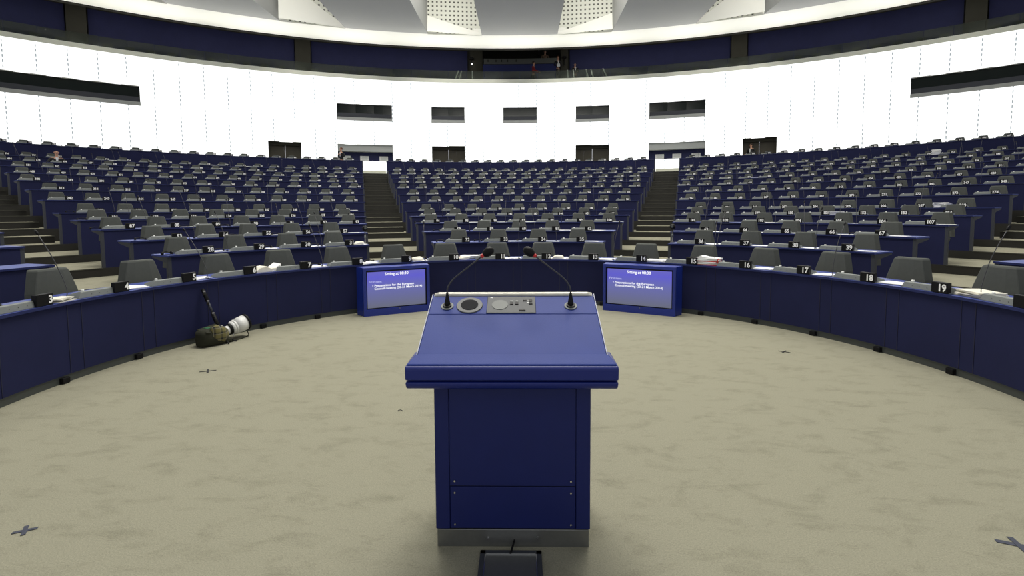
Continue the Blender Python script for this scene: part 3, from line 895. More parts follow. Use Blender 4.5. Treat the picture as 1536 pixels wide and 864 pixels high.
# ------------------------------------------------------------------ papers, headsets and bundles on the desks
def seat_of(num):
    for s in seats:
        if s[2] == num: return s
def on_desk(o, num, dx, dr, spin=0.0, dz=0.0):
    i, a, *_ = seat_of(num); R = RAD[i] + dr
    place(o, R, a + R2D(dx / R), HT[i] + dz, spin)
def sheets(num, dx=0.30, dr=0.14, n=3, w=0.21, l=0.29, m=None, spin=0.0, name='paper_sheets', label=None, t=0.004, cat='papers'):
    b = MB(); m = m or M_PAPER; r_ = random.Random(num * 7 + int(dx * 100))
    z = 0.001
    for k in range(n):
        mtx = Matrix.Translation((r_.uniform(-0.03, 0.03), r_.uniform(-0.03, 0.03), z + t / 2)) @ Matrix.Rotation(r_.uniform(-0.35, 0.35), 4, 'Z')
        b.box((0, 0, 0), (l, w, t * 0.85), mtx=mtx); z += t
    o = b.build(name, m); on_desk(o, num, dx, dr, spin)
    tag(o, label or ('white papers at number plate %d, ' % num + where(seat_of(num))), cat, 'papers on the benches')
    return o
for num in (3, 4, 5, 7, 9, 11, 12, 13, 16, 17, 18, 28, 29, 30, 31, 33, 36, 37, 38, 39, 57, 55, 54, 65, 66, 64, 95, 96, 97, 100, 103, 107, 67, 62, 61, 63, 105, 34, 35, 88):
    sheets(num, 0.32, 0.16, n=3 if num < 20 else 2, t=0.004)
def white_pile(num, dx, dr, n, label, m=None, w=0.22, l=0.30, t=0.012, spin=0.0):
    return sheets(num, dx, dr, n=n, w=w, l=l, m=m, t=t, label=label, name='paper_stack', cat='paper stack', spin=spin)
white_pile(3, 0.31, 0.09, 4, 'cream stack of folded papers right of number plate 3', M_CREAM, t=0.010, w=0.14, l=0.20)
white_pile(19, 0.36, 0.16, 6, 'thick cream stack of papers right of number plate 19', M_CREAM, t=0.010)
white_pile(8, 0.30, 0.14, 3, 'thin white booklets right of number plate 8', None, t=0.006)
white_pile(10, 0.42, 0.22, 5, 'white stack of documents behind the lectern microphones, right of number plate 10', None, t=0.012)
white_pile(14, 0.32, 0.16, 4, 'white papers right of number plate 14', None, t=0.008)
s_ = seat_of(208 - 0)
white_pile(207, 0.47, 0.25, 8, 'tall white paper stack on the right end of the sixth row', None, t=0.016)
white_pile(151, 0.33, 0.25, 6, 'white paper stack in the fifth row beside number plate 151', None, t=0.014)
i_ = seat_of(762)
white_pile(760, 0.33, 0.2, 9, 'white paper pile standing high in the thirteenth row of the right block', None, t=0.026)
for nn in (713, 720, 735, 742, 718, 655, 750): white_pile(nn, 0.34, 0.2, 3, 'small white pile, ' + where(seat_of(nn)), None, t=0.012, l=0.34)
white_pile(190, 0.30, 0.2, 3, 'white papers in the sixth row beside plate 190')
white_pile(501, 0.34, 0.2, 3, 'white papers in the tenth row beside plate 501', None, t=0.016)

# red and white folders at 15
fr = empty('folder_stack', (0, 0, 0), 0, 'thick stack of red and white folders between number plates 15 and 16', 'folders')
on_desk(fr, 15, 0.33, 0.10, 0.06)
zz = 0.0
for k, (m, t) in enumerate(((M_RED, 0.014), (M_CREAM, 0.022), (M_PAPER, 0.02), (M_RED, 0.012), (M_PAPER, 0.022), (M_PAPER, 0.018))):
    b = MB(); mtx = Matrix.Translation((rng.uniform(-0.012, 0.012), 0.02, zz + t / 2)) @ Matrix.Rotation(rng.uniform(-0.12, 0.12), 4, 'Z')
    b.box((0, 0, 0), (0.31, 0.22, t * 0.9), mtx=mtx); b.build('red_folder' if m is M_RED else 'document', m, fr, bevel=0.002, seg=1); zz += t
b = MB()
b.prism_y([(-0.17, zz), (-0.10, zz + 0.03), (-0.02, zz + 0.012), (0.14, zz + 0.004), (0.14, zz)], -0.08, 0.10); b.build('loose_sheet', M_PAPER, fr)
b = MB(); b.box((0.158, 0.0, zz * 0.55), (0.012, 0.16, zz * 0.7)); b.build('red_binding', M_RED, fr)
# folded cream paper and sheet at 6
f6 = empty('open_newspaper', (0, 0, 0), 0, 'crumpled cream newspaper with a raised white sheet beside number plate 6', 'newspaper')
on_desk(f6, 6, 0.36, 0.08)
b = MB(); b.prism_y([(-0.15, 0), (-0.15, 0.03), (-0.08, 0.075), (0.0, 0.085), (0.06, 0.05), (0.13, 0.055), (0.15, 0.0)], -0.06, 0.14); b.build('folded_pages', M_CREAM, f6, bevel=0.008)
b = MB(); b.hexa([(0.07, -0.07, 0.0), (0.22, -0.02, 0.09), (0.05, 0.10, 0.02), (0.2, 0.14, 0.10), (0.07, -0.07, 0.01), (0.22, -0.02, 0.10), (0.05, 0.10, 0.03), (0.2, 0.14, 0.11)]); b.build('white_sheet', M_PAPER, f6)
# crumpled cloths / paper hats at 9, 10, 12, 31
def crumple(num, dx, m, label, sc=1.0):
    bm = bmesh.new(); bmesh.ops.create_icosphere(bm, subdivisions=3, radius=1)
    rr = random.Random(num)
    off = [Vector((rr.uniform(-1, 1), rr.uniform(-1, 1), rr.uniform(-1, 1))).normalized() for _ in range(9)]
    for v in bm.verts:
        k = 1 + 0.10 * sum(math.cos(5 * v.co.dot(o_)) for o_ in off) / 3
        v.co = Vector((v.co.x * 0.115 * k, v.co.y * 0.08 * k, max(-0.2, v.co.z) * 0.062 * k)) * sc
        v.co.x += 0.03 * max(0, v.co.z * 12)
    mn = min(v.co.z for v in bm.verts)
    for v in bm.verts: v.co.z -= mn
    me = bpy.data.meshes.new('crumpled_paper'); bm.to_mesh(me); bm.free()
    o = link('crumpled_paper', me, m); on_desk(o, num, dx, 0.10)
    tag(o, label, 'paper')
crumple(9, 0.30, M_CREAM, 'crumpled cream paper right of number plate nine')
crumple(10, 0.30, M_CREAM, 'crumpled cream paper right of number plate ten')
crumple(12, 0.30, M_CREAM, 'crumpled cream paper right of number plate twelve')
crumple(31, 0.30, M_CREAM, 'crumpled cream paper right of number plate thirty-one')
pk = MB(); pk.box((0, 0, 0.0), (0.26, 0.2, 0.02)); o = pk.build('pink_folder', M_PINK, bevel=0.003)
on_desk(o, 10, 0.33, 0.34, 0, 0.012); tag(o, 'pale pink folder lying behind the papers at number plate 10', 'folder')

def headset_parts():
    b = MB(); pts = []
    for k in range(13):
        t = PI * k / 12; pts.append((0.075 * math.cos(t), 0.06 * math.sin(t) * 0.8, 0.012 + 0.035 * math.sin(t)))
    b.tube(pts, 0.006, 6); a1 = b.mesh('headband')
    b = MB()
    for sx in (-1, 1): b.tube([(sx * 0.075 - 0.012, 0, 0.024), (sx * 0.075, 0, 0.024), (sx * 0.075 + 0.012, 0, 0.024)], [0.022, 0.026, 0.02], 10)
    a2 = b.mesh('ear_cup')
    b = MB(); b.tube(interp([(0.08, 0, 0.01), (0.12, -0.03, 0.006), (0.05, -0.05, 0.006), (-0.03, -0.02, 0.006), (-0.10, -0.05, 0.006)], 4), 0.004, 5)
    a3 = b.mesh('cable')
    for m in (a1, a2, a3): m.materials.append(M_BLACK)
    return a1, a2, a3
HS = headset_parts()
for num, dx in ((3, -0.10), (7, 0.34), (8, 0.36), (9, 0.42), (11, 0.20), (28, 0.34), (28, -0.42), (29, 0.32), (30, 0.32), (53, -0.42), (54, 0.33), (55, 0.33), (56, 0.33), (87, -0.42), (88, 0.32), (89, 0.32), (32, -0.42), (32, 0.38), (58, -0.40), (131, -0.42), (16, -0.28), (17, -0.25), (6, 0.26), (34, -0.36), (10, 0.50), (67, -0.38), (182, -0.44), (94, -0.42)):
    side = 'left' if dx < 0 else 'right'
    h = empty('headset', (0, 0, 0), 0, 'black headset, desk %s of %d, ' % (side, num) + where(seat_of(num)), 'headset', 'headsets on the desks')
    on_desk(h, num, dx, 0.24 if abs(dx) < 0.3 else 0.20, rng.uniform(-0.5, 0.5), 0.0)
    for nm, me in zip(('headband', 'ear_cup', 'cable'), HS):
        o = bpy.data.objects.new(nm, me); COL.objects.link(o); o.parent = h

# dome cameras on the aisle ends of the second row
for s_ in (-1, 1):
    c = empty('dome_camera', (0, 0, 0), 0, 'black ball camera on a post at the %s end of the second row, %s aisle' % ('right' if s_ < 0 else 'left', 'left' if s_ < 0 else 'right'), 'camera', 'ball cameras beside the aisles')
    place(c, RAD[1] + 0.35, s_ * 28.4, HT[1])
    b = MB(); b.tube([(0, 0, 0), (0, 0, 0.01), (0, 0, 0.012), (0, 0, 0.27)], [0.045, 0.045, 0.012, 0.012], 10); b.build('post', M_GOOSE, c)
    bm = bmesh.new(); bmesh.ops.create_uvsphere(bm, u_segments=16, v_segments=10, radius=0.058)
    for v in bm.verts: v.co.z += 0.31
    me = bpy.data.meshes.new('ball'); bm.to_mesh(me); bm.free()
    for p in me.polygons: p.use_smooth = True
    link('ball', me, M_BLACK, c)
    b = MB(); b.tube([(0.0, -0.045, 0.315), (0.0, -0.066, 0.318)], [0.026, 0.022], 12); b.build('lens', M_STEEL, c)
    b = MB(); b.tube([(0, 0, 0.12), (0, 0, 0.17)], [0.02, 0.016], 8); b.build('collar', M_CONS, c)

# ------------------------------------------------------------------ display boxes
def display(side):
    if side < 0: A, B_ = Vector((-2.325, 3.115, 0)), Vector((-1.405, 3.60, 0))
    else: A, B_ = Vector((1.375, 3.625, 0)), Vector((2.368, 3.082, 0))
    d = B_ - A; W = d.length; rz = math.atan2(d.y, d.x); H = 0.745
    root = empty('display_box', (A + B_) / 2, rz, 'blue floor box holding a large %s screen with the sitting agenda, leaning by the front bench' % ('left' if side < 0 else 'right'), 'screen', 'agenda screens')
    root['label'] = 'blue floor box with the agenda screen, %s of the lectern, before the front bench' % ('left' if side < 0 else 'right')
    dep = 0.22; fl, fr_ = (0.06, 0.03) if side < 0 else (0.03, 0.05)
    b = MB(); fr = 0.045; bot = 0.105
    # front frame of four bars, then the casing behind it
    b.box((0, 0.03, bot / 2), (W, 0.06, bot)); b.box((0, 0.03, H - fr / 2), (W, 0.06, fr))
    b.box((-W / 2 + fr / 2, 0.03, (bot + H - fr) / 2), (fr, 0.06, H - fr - bot)); b.box((W / 2 - fr / 2, 0.03, (bot + H - fr) / 2), (fr, 0.06, H - fr - bot))
    b.build('front_frame', M_MONB, root)
    b = MB(); b.hexa([(-W / 2, 0.06, 0), (W / 2, 0.06, 0), (-W / 2 - fl, dep, 0), (W / 2 + fr_, dep, 0), (-W / 2, 0.06, H), (W / 2, 0.06, H), (-W / 2 - fl, dep, H + 0.005), (W / 2 + fr_, dep, H + 0.005)])
    b.build('casing', M_MONB, root)
    b = MB(); sw = W - 2 * fr; sh = H - fr - bot; zc = bot + sh / 2
    for (x, z, dx, dz) in ((0, bot + 0.006, sw, 0.012), (0, H - fr - 0.012, sw, 0.024), (-sw / 2 + 0.008, zc, 0.016, sh), (sw / 2 - 0.008, zc, 0.016, sh)):
        b.box((x, 0.035, z), (dx, 0.03, dz))
    b.build('bezel', M_BLACK, root)
    b = MB(); b.box((0, 0.045, zc), (sw - 0.02, 0.01, sh - 0.02)); sc = b.build('screen', M_SCREEN, root)
    def txt(t, size, x, z, m, al='LEFT', bold=0.03, nm='screen_text'):
        vs, fs = text_mesh(t, size, bold, 0, al, 3)
        b = MB(); b.add([(x + v.x * 1.0, 0.0385, z + v.y) for v in vs], fs); b.build(nm, m, sc, fix=False)
    k = sw / 1.0
    txt('Sitting at 08:30', 0.062, 0, bot + sh * 0.885, M_SCRTXT, 'CENTER', 0.012)
    txt('First item:', 0.050, -sw * 0.455, bot + sh * 0.70, M_SCRTXT2, 'LEFT', 0.0)
    txt('\u2022 Preparations for the European', 0.0505, -sw * 0.40, bot + sh * 0.595, M_SCRTXT, 'LEFT', 0.008)
    txt('Council meeting (20-21 March 2014)', 0.0505, -sw * 0.368, bot + sh * 0.515, M_SCRTXT, 'LEFT', 0.008)
    b = MB(); b.tube([(0.03, 0.0, bot - 0.016), (0.03, -0.003, bot - 0.016)], 0.008, 10); b.build('logo_button', M_CONS, root)
    return root
display(-1); display(1)

# ------------------------------------------------------------------ lectern
LX, LY = 0.029, -2.119
lect = empty('lectern', (LX, LY, 0), 0, 'blue speaker lectern with two gooseneck microphones standing in the middle of the carpet', 'lectern')
BW = 0.366
b = MB()
for s_ in (-1, 1):
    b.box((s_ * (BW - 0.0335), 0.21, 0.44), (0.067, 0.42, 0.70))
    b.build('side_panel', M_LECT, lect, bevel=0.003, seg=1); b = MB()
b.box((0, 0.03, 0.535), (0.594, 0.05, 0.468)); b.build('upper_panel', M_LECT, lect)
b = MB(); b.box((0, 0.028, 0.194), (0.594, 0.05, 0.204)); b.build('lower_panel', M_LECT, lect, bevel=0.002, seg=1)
b = MB(); b.box((0, 0.035, 0.299), (0.594, 0.05, 0.006)); b.box((0, 0.03, 0.089), (0.73, 0.04, 0.006)); b.build('shadow_gap', M_BLACK, lect)
b = MB()
for s_ in (-1, 1):
    for z in (0.325, 0.268, 0.112): b.tube([(s_ * 0.275, 0.004, z), (s_ * 0.275, -0.001, z)], 0.0045, 8)
b.build('screw', M_CHROME, lect)
b = MB(); b.box((0, 0.40, 0.44), (0.60, 0.03, 0.68)); b.build('rear_panel', M_LECT, lect)
b = MB(); b.box((0, 0.205, 0.0425), (0.722, 0.40, 0.085)); kb = b.build('kick_plate', M_METAL, lect, bevel=0.002, seg=1)
b = MB()
for s_ in (-1, 1): b.tube([(s_ * 0.118, 0.006, 0.045), (s_ * 0.118, 0.002, 0.045)], 0.006, 8)
b.build('plate_screw', M_CHROME, kb)
# desk top: front rail in two rounded tiers, ledge, sloped board
TX = 0.472
b = MB(); b.prism_x([(-0.115, 0.826), (-0.118, 0.842), (-0.06, 0.850), (0.10, 0.850), (0.10, 0.806), (0.0, 0.790), (-0.10, 0.808)], -TX, TX); b.build('front_rail', M_RAILB, lect, bevel=0.006)
b = MB(); b.prism_x([(-0.122, 0.852), (-0.126, 0.905), (-0.118, 0.914), (-0.10, 0.917), (0.10, 0.92), (0.10, 0.852)], -TX, TX); b.build('front_rail', M_RAILB, lect, bevel=0.006)
b = MB(); b.hexa([(-0.468, -0.112, 0.905), (0.468, -0.112, 0.905), (-0.445, -0.03, 0.905), (0.445, -0.03, 0.905), (-0.465, -0.110, 0.922), (0.465, -0.110, 0.922), (-0.440, -0.040, 0.948), (0.440, -0.040, 0.948)]); b.build('pen_ledge', M_LTOP, lect, bevel=0.004)
P0 = Vector((0, -0.048, 0.942)); P1 = Vector((0, 0.405, 1.150))
sd = (P1 - P0).normalized(); sn = Vector((0, -sd.z, sd.y))
SL = (P1 - P0).length
def onslope(x, t, h=0.0): return Vector((x, 0, 0)) + P0 + sd * t + sn * h
def slab(x0, x1, t0, t1, h0, h1):
    return [onslope(x, t, h) for h in (h0, h1) for t in (t0, t1) for x in (x0, x1)]
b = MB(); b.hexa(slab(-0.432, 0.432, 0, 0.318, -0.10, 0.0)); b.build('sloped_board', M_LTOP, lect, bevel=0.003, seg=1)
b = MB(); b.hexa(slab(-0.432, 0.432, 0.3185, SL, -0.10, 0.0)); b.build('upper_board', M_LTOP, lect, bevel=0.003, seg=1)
for s_ in (-1, 1):
    b = MB(); b.hexa(slab(s_ * 0.434 - 0.002, s_ * 0.434 + 0.002, 0.0, SL, -0.09, 0.002)); b.build('edge_strip', M_STRIP, lect)
b = MB(); pr = []
for k in range(9):
    t = PI * k / 8; pr.append((0.012 - 0.016 * math.cos(t), 0.012 * math.sin(t)))
vs = []
for x in (-0.425, -0.40, 0.40, 0.425):
    sc_ = 0.35 if abs(x) > 0.41 else 1.0
    for (p, q) in pr: vs.append(onslope(x, SL - 0.028 + p + 0.012, q * sc_))
n = len(pr); fs = []
for a in range(3):
    for k in range(n): fs.append((a * n + k, a * n + (k + 1) % n, (a + 1) * n + (k + 1) % n, (a + 1) * n + k))
fs += [tuple(range(n))[::-1], tuple(3 * n + k for k in range(n))]
b.add(vs, fs); b.build('back_rail', M_TITANIUM, lect, bevel=0.0)
b = MB(); b.hexa([(-0.40, 0.0, 0.785), (0.40, 0.0, 0.785), (-0.40, 0.40, 0.785), (0.40, 0.40, 0.785), (-0.40, 0.0, 0.86), (0.40, 0.0, 0.86), (-0.40, 0.40, 1.04), (0.40, 0.40, 1.04)]); b.build('top_casing', M_LECT, lect)
def disc(x, t, r0, h0, h1, n=28, r1=None):
    b = MB(); b.tube([onslope(x, t, h0), onslope(x, t, h1)], [r0, r1 or r0], n); return b
xo = -LX
sp = disc(-0.197 + xo, 0.392, 0.071, -0.004, 0.006, r1=0.067).build('speaker_ring', M_RING, lect)
disc(-0.197 + xo, 0.392, 0.045, 0.004, 0.0085).build('speaker_grille', M_SPK, sp)
b = MB(); b.hexa(slab(-0.106 + xo, 0.148 + xo, 0.322, 0.470, -0.002, 0.005)); cp = b.build('control_panel', M_PLATE, lect, bevel=0.002, seg=1)
disc(-0.038 + xo, 0.392, 0.042, 0.003, 0.007).build('panel_speaker', M_STEEL, cp)
b = MB()
for (x, t, w, h) in ((0.022, 0.405, 0.016, 0.022), (0.050, 0.405, 0.016, 0.022), (0.078, 0.345, 0.032, 0.012), (0.122, 0.432, 0.018, 0.016), (0.122, 0.405, 0.018, 0.016), (0.092, 0.430, 0.02, 0.006)):
    b.hexa(slab(x - w / 2 + xo, x + w / 2 + xo, t - h / 2, t + h / 2, 0.004, 0.009))
b.build('button', M_BLACK, cp)
b = MB()
for (x, t) in ((0.022, 0.425), (0.050, 0.425), (0.108, 0.412), (0.108, 0.425), (-0.085, 0.455)): b.hexa(slab(x - 0.006 + xo, x + 0.006 + xo, t - 0.003, t + 0.003, 0.004, 0.0065))
b.build('marking', M_SIGN, cp)
for s_, xb in ((-1, -0.313), (1, 0.330)):
    root = empty('lectern_microphone', (0, 0, 0)); root.parent = lect
    bx = xb + xo; pb = onslope(bx, 0.386, 0)
    disc(bx, 0.386, 0.033, 0.0, 0.005).build('collar', M_CONS, root)
    disc(bx, 0.386, 0.022, 0.004, 0.012).build('socket', M_BLACK, root)
    b = MB(); b.tube([pb + Vector((0, 0, 0.0)), pb + Vector((0, 0, 0.02)), pb + Vector((0, 0, 0.055)), pb + Vector((0, 0, 0.07))], [0.017, 0.015, 0.008, 0.006], 12); b.build('boot', M_BLACK, root)
    i_ = -s_
    pts = interp([pb + Vector((0, 0, 0.065)), pb + Vector((i_ * 0.004, 0, 0.10)), pb + Vector((i_ * 0.035, 0, 0.145)), pb + Vector((i_ * 0.11, 0.004, 0.205)), pb + Vector((i_ * 0.183, 0.008, 0.262))], 6)
    b = MB(); b.tube(pts, 0.0042, 10); b.build('gooseneck', M_GOOSE, root)
    e = pts[-1]; d = (pts[-1] - pts[-2]).normalized()
    b = MB(); b.tube([e - d * 0.006, e + d * 0.010], [0.0095, 0.0105], 14); b.build('red_ring', M_REDRING, root)
    prof = [(0.008, 0.010), (0.014, 0.017), (0.026, 0.0225), (0.042, 0.0245), (0.056, 0.0225), (0.066, 0.016), (0.072, 0.006)]
    d2 = (d * 0.8 + Vector((i_ * 0.25, 0.1, 0.1))).normalized()
    b = MB(); b.tube([e + d2 * p for p, r_ in prof], [r_ for p, r_ in prof], 20); b.build('foam_windshield', M_BLACK, root)
    root.name = 'microphone'
# lectern cable and floor hatch
b = MB()
for (xa, xb2, ya, yb) in ((-0.113, 0.152, -2.172, -2.152), (-0.123, -0.098, -2.40, -2.16), (0.140, 0.165, -2.40, -2.16)):
    b.box(((xa + xb2) / 2, (ya + yb) / 2, 0.004), (xb2 - xa, yb - ya, 0.008))
hat = empty('floor_hatch', (0.02, -2.28, 0), 0, 'steel floor outlet hatch set in the carpet under the lectern', 'floor hatch')
hm = MB()
for (x, y, dx, dy) in ((0, 0.118, 0.285, 0.024), (-0.131, -0.04, 0.024, 0.34), (0.131, -0.04, 0.024, 0.34), (0, -0.21, 0.285, 0.02)): hm.box((x, y, 0.004), (dx, dy, 0.008))
hm.build('hatch_frame', M_EDGE, hat)
hm = MB()
for (x, y, dx, dy) in ((0, 0.102, 0.242, 0.005), (-0.118, -0.045, 0.005, 0.30), (0.118, -0.045, 0.005, 0.30)): hm.box((x, y, 0.006), (dx, dy, 0.010))
hm.build('hatch_rim', M_CHROME, hat)
hm = MB(); hm.box((0, -0.05, 0.004), (0.235, 0.30, 0.006)); hm.build('hatch_lid', M_METAL, hat)
b = MB(); b.tube(interp([(0.038, -2.105, 0.035), (0.030, -2.135, 0.024), (0.024, -2.155, 0.014), (0.018, -2.175, 0.011)], 5), 0.005, 8)
o = b.build('lectern_cable', M_BLACK); tag(o, 'short black cable running from the lectern foot into the floor hatch', 'cable')

# ------------------------------------------------------------------ camera kit on the carpet at the left
P = lambda x, y, z: Vector((x, y, z))
along = (pol(4.05, -60.8, 0) - pol(4.05, -69.5, 0)).normalized(); outn = Vector((-along.y, along.x, 0))
base = pol(4.02, -69.2, 0)
rk = math.atan2(along.y, along.x)
kit = empty('camera_bag', base, rk, 'dark olive canvas camera bag on the carpet against the front bench, left', 'bag')
def loft(secs, n=18, sq=0.6):
    """secs: (x, yc, zc, ry, rz); super-ellipse rings along x"""
    b = MB(); vs = []; fs = []
    for (x, yc, zc, ry, rz) in secs:
        for j in range(n):
            t = 2 * PI * j / n; c_, s__ = math.cos(t), math.sin(t)
            vs.append((x, yc + ry * math.copysign(abs(c_) ** sq, c_), zc + rz * math.copysign(abs(s__) ** sq, s__)))
    for i in range(len(secs) - 1):
        for j in range(n):
            q = (j + 1) % n; fs.append((i * n + j, i * n + q, (i + 1) * n + q, (i + 1) * n + j))
    fs += [tuple(range(n))[::-1], tuple((len(secs) - 1) * n + j for j in range(n))]
    b.add(vs, fs, 0, True); return b
loft([(-0.035, -0.02, 0.085, 0.06, 0.075), (-0.01, -0.02, 0.10, 0.10, 0.099), (0.05, -0.02, 0.105, 0.115, 0.104), (0.14, -0.04, 0.085, 0.115, 0.084), (0.24, -0.06, 0.055, 0.09, 0.054), (0.32, -0.07, 0.03, 0.06, 0.029)]).build('body', M_OLIVE, kit)
b = MB(); b.hexa([(0.0, -0.13, 0.175), (0.22, -0.14, 0.10), (0.0, 0.06, 0.19), (0.22, 0.06, 0.20), (0.0, -0.13, 0.19), (0.22, -0.14, 0.115), (0.0, 0.06, 0.205), (0.24, 0.06, 0.235)]); b.build('flap', M_OLIVE, kit, bevel=0.006)
b = MB(); b.box((0.12, 0.0, 0.207), (0.12, 0.07, 0.015)); b.build('lining', M_GREEN, kit, bevel=0.004)
b = MB(); b.tube(interp([(0.20, -0.13, 0.07), (0.235, -0.16, 0.02), (0.225, -0.19, 0.008)], 4), 0.008, 6); b.tube(interp([(0.29, -0.11, 0.05), (0.33, -0.14, 0.02), (0.355, -0.16, 0.008)], 4), 0.008, 6); b.build('strap', M_BLACK, kit)
bl = loft([(0.07, -0.11, 0.16, 0.03, 0.075), (0.13, -0.12, 0.15, 0.05, 0.10), (0.20, -0.11, 0.125, 0.065, 0.10), (0.27, -0.07, 0.11, 0.065, 0.075)], sq=0.75).build('tartan_cover', M_TARTAN)
bl.matrix_world = Matrix.Translation(base) @ Matrix.Rotation(rk, 4, 'Z'); tag(bl, 'yellow and black tartan cloth wrapped over the rear of the telephoto lens', 'cloth')
# telephoto lens pointing right and slightly up
ln = empty('telephoto_lens', base + along * 0.27 + Vector((0, 0, 0.115)), rk, 'large white telephoto lens with black hood rim resting beside the olive bag', 'camera lens')
ax = Vector((0.96, -0.05, 0.22)).normalized()
def seg(a, c, r0, r1, m, nm, n=28):
    b = MB(); b.tube([ax * (a * 1.42), ax * (c * 1.42)], [r0 * 1.15, r1 * 1.15], n); return b.build(nm, m, ln)
seg(-0.02, 0.025, 0.050, 0.052, M_BLACK, 'mount_ring'); seg(0.025, 0.062, 0.046, 0.048, M_LENS, 'barrel'); seg(0.062, 0.082, 0.058, 0.060, M_BLACK, 'grip_ring')
seg(0.082, 0.105, 0.056, 0.078, M_LENS, 'barrel'); seg(0.105, 0.125, 0.080, 0.080, M_LENS, 'barrel'); seg(0.125, 0.215, 0.083, 0.087, M_LENS, 'hood'); seg(0.215, 0.235, 0.093, 0.094, M_BLACK, 'hood_rim')
seg(0.2352, 0.237, 0.082, 0.082, M_PANE, 'front_glass')
b = MB(); b.tube([ax * 0.0 + Vector((0, 0, 0.055)), ax * 0.0 + Vector((0, 0, 0.085))], 0.012, 10); b.build('mode_knob', M_LENS, ln)
b = MB(); b.tube(interp([ax * 0.33 + Vector((0, 0, -0.10)), (0.34, -0.03, -0.10), (0.24, -0.08, -0.106), (0.08, -0.11, -0.107), (-0.03, -0.11, -0.106)], 5), 0.006, 6); b.build('carry_strap', M_OLIVE, ln)
b = MB(); b.tube([ax * 0.13 + Vector((0, -0.03, -0.065)), ax * 0.13 + Vector((0, -0.03, -0.095))], 0.007, 8); b.build('foot_screw', M_LENS, ln)
# monopod leaning on the bench
mp0 = base + along * 0.27 + Vector((0, 0, 0.12)) + outn * 0.02
top = pol(4.205, -66.6, 0.66)
mono = empty('monopod', mp0, 0, 'black folded monopod leaning upright against the front bench above the bag', 'monopod')
dv = top - mp0
b = MB(); b.tube([dv * 0.0, dv * 0.45], [0.023, 0.023], 12); b.build('lower_tube', M_BLACK, mono)
b = MB(); b.tube([dv * 0.45, dv * 0.70], [0.015, 0.015], 12); b.build('upper_tube', M_EDGE, mono)
b = MB(); b.tube([dv * 0.70, dv * 0.72, dv * 0.98, dv * 1.0], [0.016, 0.022, 0.020, 0.012], 12); b.build('foam_grip', M_BLACK, mono)
for t in (0.42, 0.70, 0.92):
    b = MB(); c = dv * t + Vector((0.010, -0.02, 0)); b.tube([c - Vector((0, 0, 0.025)), c + Vector((0.016, -0.016, 0.022))], 0.016, 8); b.build('lever', M_GOOSE, mono)
b = MB(); c = dv * 0.93; b.tube([c + Vector((0.014, -0.014, 0)), c + Vector((0.022, -0.022, 0.002))], 0.006, 8)
c = dv * 0.44; b.tube([c + Vector((0.014, -0.014, 0)), c + Vector((0.022, -0.022, 0.002))], 0.006, 8)
b.build('clamp_pin', M_CHROME, mono)

# ------------------------------------------------------------------ tape crosses and crumbs on the carpet
def cross(x, y, l1, l2, w, rot, m, label):
    b = MB()
    for ang_, l in ((0.25, l1), (2.0, l2)):
        b.box((0, 0, 0.0015 + (0.0015 if l == l2 else 0)), (l, w, 0.0015), mtx=Matrix.Rotation(rot + ang_, 4, 'Z'))
    o = b.build('tape_cross', m); o.location = (x, y, 0.001); tag(o, label, 'tape mark', 'tape crosses on the carpet')
cross(-3.10, 0.52, 0.15, 0.13, 0.018, 0.1, M_TAPEB, 'small dark tape cross on the carpet in front of the camera bag')
cross(3.02, 1.21, 0.12, 0.12, 0.014, 0.55, M_TAPEB, 'small black tape cross on the carpet to the right, near the bench')
cross(-2.44, -2.02, 0.10, 0.09, 0.02, 0.2, M_TAPE, 'faded blue tape cross at the lower left edge of the carpet')
cross(2.43, -2.08, 0.17, 0.12, 0.026, -0.65, M_TAPE, 'blue grey tape cross at the lower right edge of the carpet')
for (x, y, lab) in ((-0.905, -0.49, 'tiny dark scrap on the carpet left of the lectern'), (0.56, -0.40, 'tiny dark scrap on the carpet right of the lectern top')):
    b = MB(); b.tube(interp([(-0.02, 0, 0.004), (0, 0.012, 0.007), (0.02, 0.0, 0.004)], 3), 0.003, 5); o = b.build('carpet_scrap', M_TAPEB); o.location = (x, y, 0); tag(o, lab, 'scrap')

# ------------------------------------------------------------------ people
def skin_obj(name, verts, edges, radii, m, parent, sub=1):
    me = bpy.data.meshes.new(name); me.from_pydata([tuple(v) for v in verts], edges, [])
    o = link(name, me, m, parent)
    md = o.modifiers.new('skin', 'SKIN'); md.use_smooth_shade = True
    sv = me.skin_vertices[0].data if me.skin_vertices else None
    if sv is None:
        bm = bmesh.new(); bm.from_mesh(me); bm.verts.layers.skin.verify(); bm.to_mesh(me); bm.free(); sv = me.skin_vertices[0].data
    for k, r_ in enumerate(radii):
        sv[k].radius = (r_, r_) if not isinstance(r_, tuple) else r_
        sv[k].use_root = (k == 0)
    sb = o.modifiers.new('sub', 'SUBSURF'); sb.levels = sub; sb.render_levels = sub
    return o

